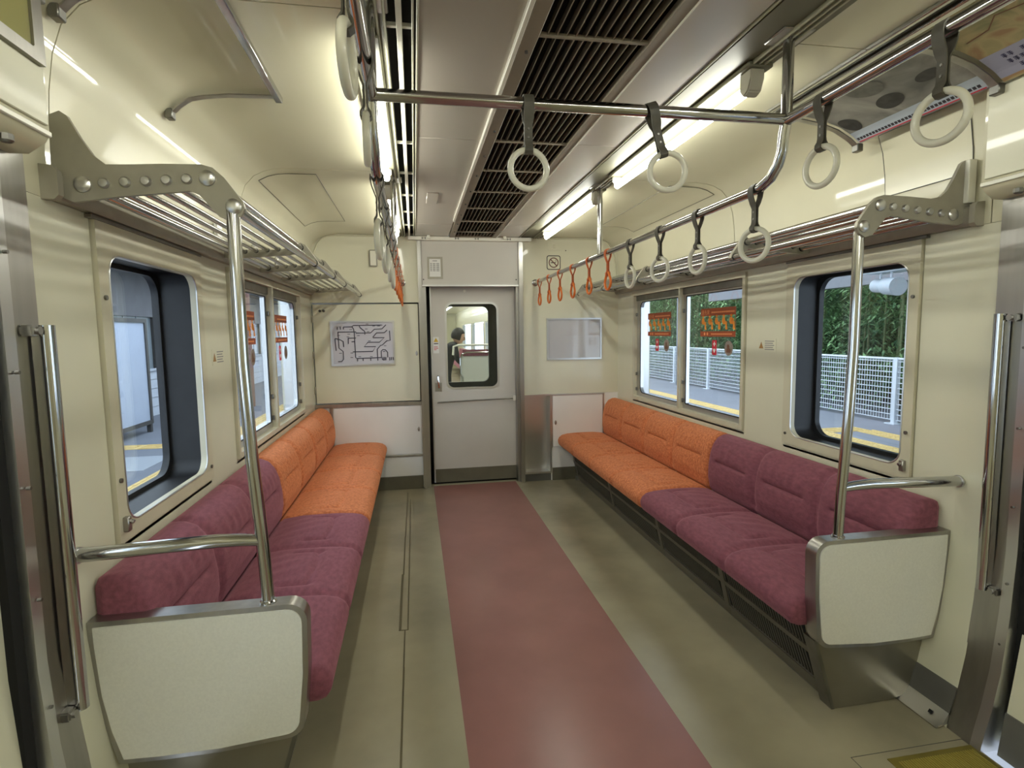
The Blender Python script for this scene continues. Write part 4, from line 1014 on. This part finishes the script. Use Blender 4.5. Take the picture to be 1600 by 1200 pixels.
obj('panel_face', prism(B(), rrect(.14, .95, .02, 1.06, (.005,.01,.05,.09), 5), XZ, 8.0, 8.05), panelface, t_)
obj('edge_moulding', tubep(B(), [(.175, 7.99, .02), (.175, 7.99, .72), (.145, 7.99, .78), (.145, 7.99, 1.0), (.17, 7.99, 1.06), (.23, 7.99, 1.085), (.92, 7.99, 1.085)], .014, 8), chrome, t_)
obj('maroon_strip', box(B(), .18, .94, 7.985, 8.0, 1.03, 1.125, .01, 2), bpy.data.materials['maroon_moquette'], t_)
obj('top_rail', tubep(B(), [(.04, 8.0, 1.05), (.05, 8.0, 1.17), (.12, 8.0, 1.19), (.95, 8.0, 1.19)], .016, 8), whitep, t_)

# person in the next car
def skin_body(name, joints, edges, radii, m, parent, sub=2, root=0):
    me = bpy.data.meshes.new(name); me.from_pydata([tuple(j) for j in joints], edges, [])
    o = bpy.data.objects.new(name, me); C.objects.link(o)
    md = o.modifiers.new('s', 'SKIN'); md.use_smooth_shade = True
    for i, r in enumerate(radii): me.skin_vertices[0].data[i].radius = (r, r) if not isinstance(r, tuple) else r
    me.skin_vertices[0].data[root].use_root = True
    sd = o.modifiers.new('d', 'SUBSURF'); sd.levels = sub
    dg = bpy.context.evaluated_depsgraph_get(); e = bpy.data.meshes.new_from_object(o.evaluated_get(dg))
    bpy.data.objects.remove(o)
    e.materials.clear(); e.materials.append(m)
    for p in e.polygons: p.use_smooth = True
    q = bpy.data.objects.new(name, e); C.objects.link(q)
    if parent: q.parent = parent
    return q
px_, py_ = -.05, 8.35
per = thing('person', 'person in dark clothes with an olive backpack bending forward in the next car', 'person', (px_, py_, 0))
skinm = mat('skin', S(206,166,140), .5); cloth = mat('dark_jacket', S(40,42,48), .8, noise=.2, nscale=20); pants = mat('black_trousers', S(26,26,30), .8)
J = [(0,0,.86),(0,0,.95),(.05,0,1.08),(.13,0,1.19),(.165,0,1.235),   # pelvis..neck base
     (-.0,-.08,.80),(.02,-.09,.45),(0,-.09,.06),(.10,-.10,.02),
     (0,.08,.80),(.04,.09,.45),(.02,.09,.06),(.12,.10,.02),
     (.12,-.15,1.17),(.17,-.17,.96),(.30,-.13,.86),(.12,.15,1.17),(.20,.17,.95),(.33,.13,.88)]
Ed = [(0,1),(1,2),(2,3),(3,4),(0,5),(5,6),(6,7),(7,8),(0,9),(9,10),(10,11),(11,12),(3,13),(13,14),(14,15),(3,16),(16,17),(17,18)]
Rd = [.13,.13,.14,.13,.055,.085,.058,.042,.035,.085,.058,.042,.035,.06,.042,.03,.06,.042,.03]
skin_body('body', J, Ed, Rd, cloth, per)
HC = Vector((.20, 0, 1.315))
bm = B(); bmesh.ops.create_uvsphere(bm, u_segments=20, v_segments=14, radius=.1)
for v in bm.verts:
    v.co = Vector((v.co.x*.92, v.co.y*.76, v.co.z*1.12))
    if v.co.x > .06 and abs(v.co.y) < .02 and -.03 < v.co.z < .02: v.co.x += .02
    if v.co.z < -.05: v.co.x += .012
    v.co = Matrix.Rotation(math.radians(18), 3, 'Y') @ v.co + HC
me_ = bpy.data.meshes.new('head'); bm.to_mesh(me_); bm.free(); me_.materials.append(skinm)
for p in me_.polygons: p.use_smooth = True
hd_ = bpy.data.objects.new('head', me_); C.objects.link(hd_); hd_.parent = per
bm = B(); bmesh.ops.create_uvsphere(bm, u_segments=20, v_segments=14, radius=.108)
for v in bm.verts:
    v.co = Vector((v.co.x*.96-.012, v.co.y*.86, v.co.z*1.08+.016))
    if v.co.x > .035 and v.co.z < .045: v.co.x = .035
    if v.co.z < -.055: v.co.z = -.055
    v.co = Matrix.Rotation(math.radians(18), 3, 'Y') @ v.co + HC
me_ = bpy.data.meshes.new('hair'); bm.to_mesh(me_); bm.free(); me_.materials.append(mat('black_hair', S(24,22,24), .5))
o = bpy.data.objects.new('hair', me_); C.objects.link(o); o.parent = hd_
for n_, yy in (('eye', -.03), ('eye', .03)):
    bm = B(); bmesh.ops.create_uvsphere(bm, u_segments=8, v_segments=6, radius=.009); bmesh.ops.translate(bm, verts=bm.verts, vec=HC+Vector((.088, yy, -.02))); me_ = bpy.data.meshes.new('eye'); bm.to_mesh(me_); bm.free(); me_.materials.append(ink); o = bpy.data.objects.new('eye', me_); C.objects.link(o); o.parent = hd_
for yy, zz in ((-.13, .86), (.13, .88)):
    jj = [(.30, yy, zz), (.345, yy, zz-.02), (.375, yy, zz-.028)]; ee = [(0,1),(1,2)]; rr_ = [.022,.028,.024]
    for q in range(4):
        b_ = len(jj); o1 = -.024+q*.016; jj += [(.39, yy+o1, zz-.03), (.415+.006*(q in (1,2)), yy+o1, zz-.045), (.425+.006*(q in (1,2)), yy+o1, zz-.068)]; ee += [(2,b_),(b_,b_+1),(b_+1,b_+2)]; rr_ += [.009,.0085,.007]
    b_ = len(jj); jj += [(.36, yy+.032, zz-.04), (.375, yy+.045, zz-.06)]; ee += [(1,b_),(b_,b_+1)]; rr_ += [.010,.008]
    skin_body('hand', jj, ee, rr_, skinm, per, 1)
bm = B(); box(bm, -.14, -.02, -.14, .14, .98, 1.24, .05, 3); bmesh.ops.rotate(bm, verts=bm.verts, cent=(0,0,1.1), matrix=Matrix.Rotation(math.radians(28), 3, 'Y'))
me_ = bpy.data.meshes.new('backpack'); bm.to_mesh(me_); bm.free(); me_.materials.append(mat('olive_canvas', S(128,122,96), .8))
o = bpy.data.objects.new('backpack', me_); C.objects.link(o); o.parent = per

# ============================================================ OUTSIDE
asph = mat('platform_asphalt', S(128,130,138), .8, noise=.12, nscale=1.5, detail=8)
tact = mat('tactile_yellow', S(212,184,120), .7, noise=.12, nscale=20)
white_f = mat('white_fence_paint', S(206,212,220), .5)
gz = -.1
pl = thing('platform', 'grey asphalt platform outside the right windows', None, (5, 9, gz), kind='structure')
obj('asphalt', box(B(), 1.62, 16, -6, 40, gz-.3, gz), asph, pl, smooth=0)
obj('edge_strip', box(B(), 1.62, 2.1, -6, 40, gz, gz+.01), mat('edge_white', S(200,205,210), .7), pl, smooth=0)
def tact_strip(parent, x0, x1, y0, y1, n=1):
    o = obj('tactile_strip', box(B(), x0, x1, y0, y1, gz, gz+.006), tact, parent, smooth=0)
    bm = B(); 
    if (x1-x0) < (y1-y0):
        k = y0
        while k < y1:
            for q in range(4): xx = x0+(q+.5)*(x1-x0)/4; box(bm, xx-.014, xx+.014, k+.02, k+.26, gz+.006, gz+.012)
            k += .3
    else:
        k = x0
        while k < x1:
            for q in range(4): yy = y0+(q+.5)*(y1-y0)/4; box(bm, k+.02, k+.26, yy-.014, yy+.014, gz+.006, gz+.012)
            k += .3
    obj('tactile_ridges', bm, tact, o, smooth=0, kind='stuff')
tact_strip(pl, 4.92, 5.22, 2.0, 30)
tact_strip(pl, 5.25, 5.85, 6.75, 7.05); tact_strip(pl, 5.62, 5.92, 3.5, 6.74)
obj('paving_patch', box(B(), 4.0, 4.85, 7.3, 8.4, gz, gz+.004), mat('patch_pale', S(176,184,190), .8), pl, smooth=0)
# fence
fx_ = 6.62
fe = thing('mesh_fence', 'white wire mesh fence on posts along the platform edge outside the right windows', 'fence', (fx_, 11, gz))
ftop = .885
for k in range(-1, 10):
    y = 7.15+1.8*k-.0
    po = obj('post', box(B(), fx_-.035, fx_+.035, y-.035, y+.035, gz, ftop+.02, .006, 1), white_f, fe)
    obj('base_plate', box(B(), fx_-.09, fx_+.09, y-.09, y+.09, gz, gz+.012), white_f, po, smooth=0)
    pn = obj('top_rail', cyl(B(), (fx_, y+.035, ftop), (fx_, y+1.765, ftop), .018, 8), white_f, fe)
    bm = B()
    for q in range(12): zz = gz+.06+q*(ftop-gz-.1)/11; box(bm, fx_-.006, fx_+.006, y+.035, y+1.765, zz-.006, zz+.006)
    yy = y+.07
    while yy < y+1.75: box(bm, fx_-.003, fx_+.003, yy-.0032, yy+.0032, gz+.06, ftop); yy += .052
    obj('wire_mesh', bm, white_f, pn, smooth=0, kind='stuff')
# bamboo
leafm = mat('bamboo_leaf', S(138,170,112), .55, noise=.4, nscale=1.6, dark=S(70,106,76), detail=6)
bpy.data.materials['bamboo_leaf'].node_tree.nodes['Principled BSDF'].inputs['Transmission Weight'].default_value = 0
def foliage(seed, n, h=5.5):
    r = random.Random(seed); V_, F_ = [], []
    clumps = [(r.uniform(-1.0, 1.0), r.uniform(-1.4, 1.4), r.uniform(0, h)) for _ in range(int(n/26))]
    for c in clumps:
        ca = r.uniform(0, 6.28)
        for _ in range(26):
            p = Vector((c[0]+r.gauss(0, .14), c[1]+r.gauss(0, .16), c[2]+r.gauss(0, .15)))
            a = ca+r.gauss(0, .9); l = r.uniform(.10, .22); wd = l*.12
            d_ = Vector((math.cos(a), math.sin(a), r.uniform(-.9, .25))).normalized(); sd_ = d_.cross(Vector((0, 0, 1))).normalized()
            b = len(V_); V_ += [tuple(p), tuple(p+d_*l*.4+sd_*wd), tuple(p+d_*l), tuple(p+d_*l*.4-sd_*wd)]; F_.append((b, b+1, b+2, b+3))
    me = bpy.data.meshes.new('foliage'); me.from_pydata(V_, [], F_); me.materials.append(leafm); return me
fol = [foliage(3, 11000), foliage(8, 11000), foliage(12, 11000)]
def stems():
    r = random.Random(2); bm = B()
    for _ in range(9):
        x, y = r.uniform(-.7, .7), r.uniform(-1.2, 1.2); tubep(bm, [(x, y, -.4), (x+r.uniform(-.1, .1), y+r.uniform(-.1, .1), 2.5), (x+r.uniform(-.4, .4), y+r.uniform(-.3, .3), 5.2)], .02, 6, rs=[.024,.02,.008])
    me = bpy.data.meshes.new('stem'); bm.to_mesh(me); bm.free(); me.materials.append(mat('bamboo_stem', S(106,116,76), .5)); return me
stm = stems()
k = 0
for row, (xx, off) in enumerate(((8.0, 0), (9.8, 1.2), (11.8, .5))):
    for i in range(9 if row < 2 else 8):
        y = 4.0+off+i*2.35+row*.8*i*.3
        dist = ('front row' if row == 0 else 'middle row' if row == 1 else 'back row')
        t_ = thing('bamboo_clump', 'dense green bamboo clump behind the white fence', 'bamboo', (xx, y, gz), 'bamboo behind the fence')
        t_.rotation_euler = (0, 0, random.choice((0, PI))+random.uniform(-.2, .2)); t_.scale = (1, 1, random.uniform(.82, .98))
        o = obj('foliage', None, None, t_, mesh=fol[k % 3], kind='stuff'); o = obj('stem', None, None, t_, mesh=stm, kind='stuff'); k += 1
bm = B(); box(bm, 13.5, 13.8, 0, 40, gz, 5.5); tag(obj('hedge_bank', bm, mat('dark_hedge', S(44,66,44), .9, noise=.6, nscale=6), smooth=0), 'dark green bank behind the bamboo', 'hedge')
# right canopy beam and lamp
cb = thing('platform_canopy', 'grey steel canopy over the right platform', 'canopy', (4.5, 9, 2.2))
obj('roof', box(B(), 1.9, 6.3, -4, 5.5, 2.95, 3.05), mat('canopy_grey', S(120,122,128), .7), cb, smooth=0)
obj('edge_beam', box(B(), 6.28, 6.42, -4, 12.0, 2.01, 2.22), mat('beam_grey', S(112,112,116), .6), cb, smooth=0)
for y in (3.2, 13.5): obj('column', box(B(), 6.3, 6.4, y, y+.12, gz, 2.3), bpy.data.materials['beam_grey'], cb, smooth=0)
lp = thing('platform_speaker', 'white cylindrical loudspeaker hanging under a white box outside the right rounded window', 'speaker', (5.4, 6.2, 1.83))
bm = B(); A0, A1 = Vector((5.44, 6.36, 1.90)), Vector((5.36, 5.92, 1.86)); ax = (A1-A0)
tubep(bm, [A0, A0+ax*.04, A0+ax*.45, A0+ax*.5, A0+ax*.9, A1], .1, 24, rs=[.070,.085,.085,.105,.112,.114]); obj('speaker_body', bm, mat('speaker_paint', S(168,174,180), .5), lp)
bm = B(); tubep(bm, [A1-ax*.01, A1+ax*.005], .1, 24, rs=[.095,.095]); obj('speaker_mesh', bm, mat('speaker_grey', S(170,176,180), .6), lp)
bm = B()
for q in (.25, .7): p = A0+ax*q; tubep(bm, [p+Vector((0,0,.09)), p+Vector((0,0,.21))], .014, 8)
obj('hanger', bm, white_f, lp)
bx = tag(obj('hanging_box', box(B(), 5.28, 5.60, 5.50, 6.42, 2.05, 2.30, .01, 1), white_f), 'white oblong box above the loudspeaker outside the right window', 'box')
bm = B(); [box(bm, 5.273, 5.28, 5.6+.14*k, 5.65+.14*k, 2.12, 2.16) for k in range(5)]; obj('slot', bm, darkgrey, bx, smooth=0)
obj('suspension_rod', cyl(B(), (5.46, 6.35, 2.27), (5.46, 6.35, 2.95), .015, 8), white_f, bx) if False else obj('suspension_rod', cyl(B(), (5.46, 6.0, 2.30), (5.46, 6.0, 3.2), .02, 8), white_f, bx)

# left side
pl2 = thing('platform', 'grey asphalt platform outside the left windows', None, (-4, 9, gz), kind='structure')
obj('asphalt', box(B(), -9, -1.62, -6, 40, gz-.3, gz), mat('platform_dark', S(112,116,126), .85, noise=.12, nscale=1.5, detail=8), pl2, smooth=0)
tact_strip(pl2, -3.32, -3.02, 2.0, 30); tact_strip(pl2, -4.75, -3.34, 7.9, 8.2)
obj('paving_patch', box(B(), -4.6, -3.5, 6.6, 7.4, gz, gz+.004), mat('patch_grey', S(150,156,164), .8), pl2, smooth=0)
bw = thing('station_building', 'white boarded station building across the left platform', 'building', (-5.6, 13, gz))
wsid = mat('white_siding', S(186,193,206), .6, noise=.06, nscale=3)
for k in range(5):
    bm = B(); z = gz+k*.17; prism(bm, [(-5.42, z), (-5.42, z+.165), (-5.36, z+.165), (-5.345, z+.004), (-5.35, z)], XZ, 3, 30); obj('siding_board', bm, wsid, bw, smooth=0)
for k in range(12):
    y = 8.55+1.45*k
    obj('post', box(B(), -5.42, -5.33, y, y+.07, .75, 2.0), darkgrey, bw, smooth=0)
    wn = obj('window', box(B(), -5.40, -5.38, y+.07, y+1.45, .78, 1.75), mat('frosted_grey', S(132,142,150), .25, noise=.1, nscale=2) if 'frosted_grey' not in bpy.data.materials else bpy.data.materials['frosted_grey'], bw, smooth=0)
    bm = B(); 
    for q in (0.45, .9): box(bm, -5.385, -5.37, y+q, y+q+.03, .78, 1.75)
    obj('glazing_bar', bm, mat('bar_grey', S(160,168,176), .6) if 'bar_grey' not in bpy.data.materials else bpy.data.materials['bar_grey'], wn, smooth=0)
obj('sill_beam', box(B(), -5.44, -5.31, 3, 30, .745, .785), wsid, bw, smooth=0)
obj('lintel', box(B(), -5.46, -5.32, 3, 30, 1.74, 2.5), mat('lintel_grey', S(118,118,124), .7, noise=.15, nscale=3), bw, smooth=0)
obj('back_wall', box(B(), -5.8, -5.7, 3, 30, gz, 2.5), darkgrey, bw, smooth=0)
sbd = thing('platform_board', 'large white framed board standing in front of the left station building', 'board', (-4.6, 8.2, gz))
obj('board_face', box(B(), -4.62, -4.58, 7.35, 9.35, .08, 1.60), mat('board_white', S(168,178,198), .6, noise=.04, nscale=4), sbd, smooth=0)
obj('board_frame', holed(B(), (7.30, 9.40, .03, 1.65), (7.36, 9.34, .09, 1.59), .005, YZ, -4.64, -4.56, n=1), darkgrey, sbd)
for y in (7.32, 9.32): obj('leg', box(B(), -4.63, -4.57, y, y+.06, gz, .05), darkgrey, sbd, smooth=0)
lc = thing('platform_canopy', 'dark ribbed canopy over the left platform', 'canopy', (-4, 10, 2.5))
obj('roof', box(B(), -5.9, -4.3, -4, 30, 2.62, 2.72), mat('canopy_dark', S(108,110,118), .7), lc, smooth=0)
for k in range(16): obj('rafter', box(B(), -5.6, -3.9, .0+1.9*k, .08+1.9*k, 2.48, 2.62), bpy.data.materials['beam_grey'], lc, smooth=0)
obj('column', cyl(B(), (-3.9, 12.2, gz), (-3.9, 12.2, 2.6), .09, 14), mat('column_rust', S(120,84,76), .6), lc)
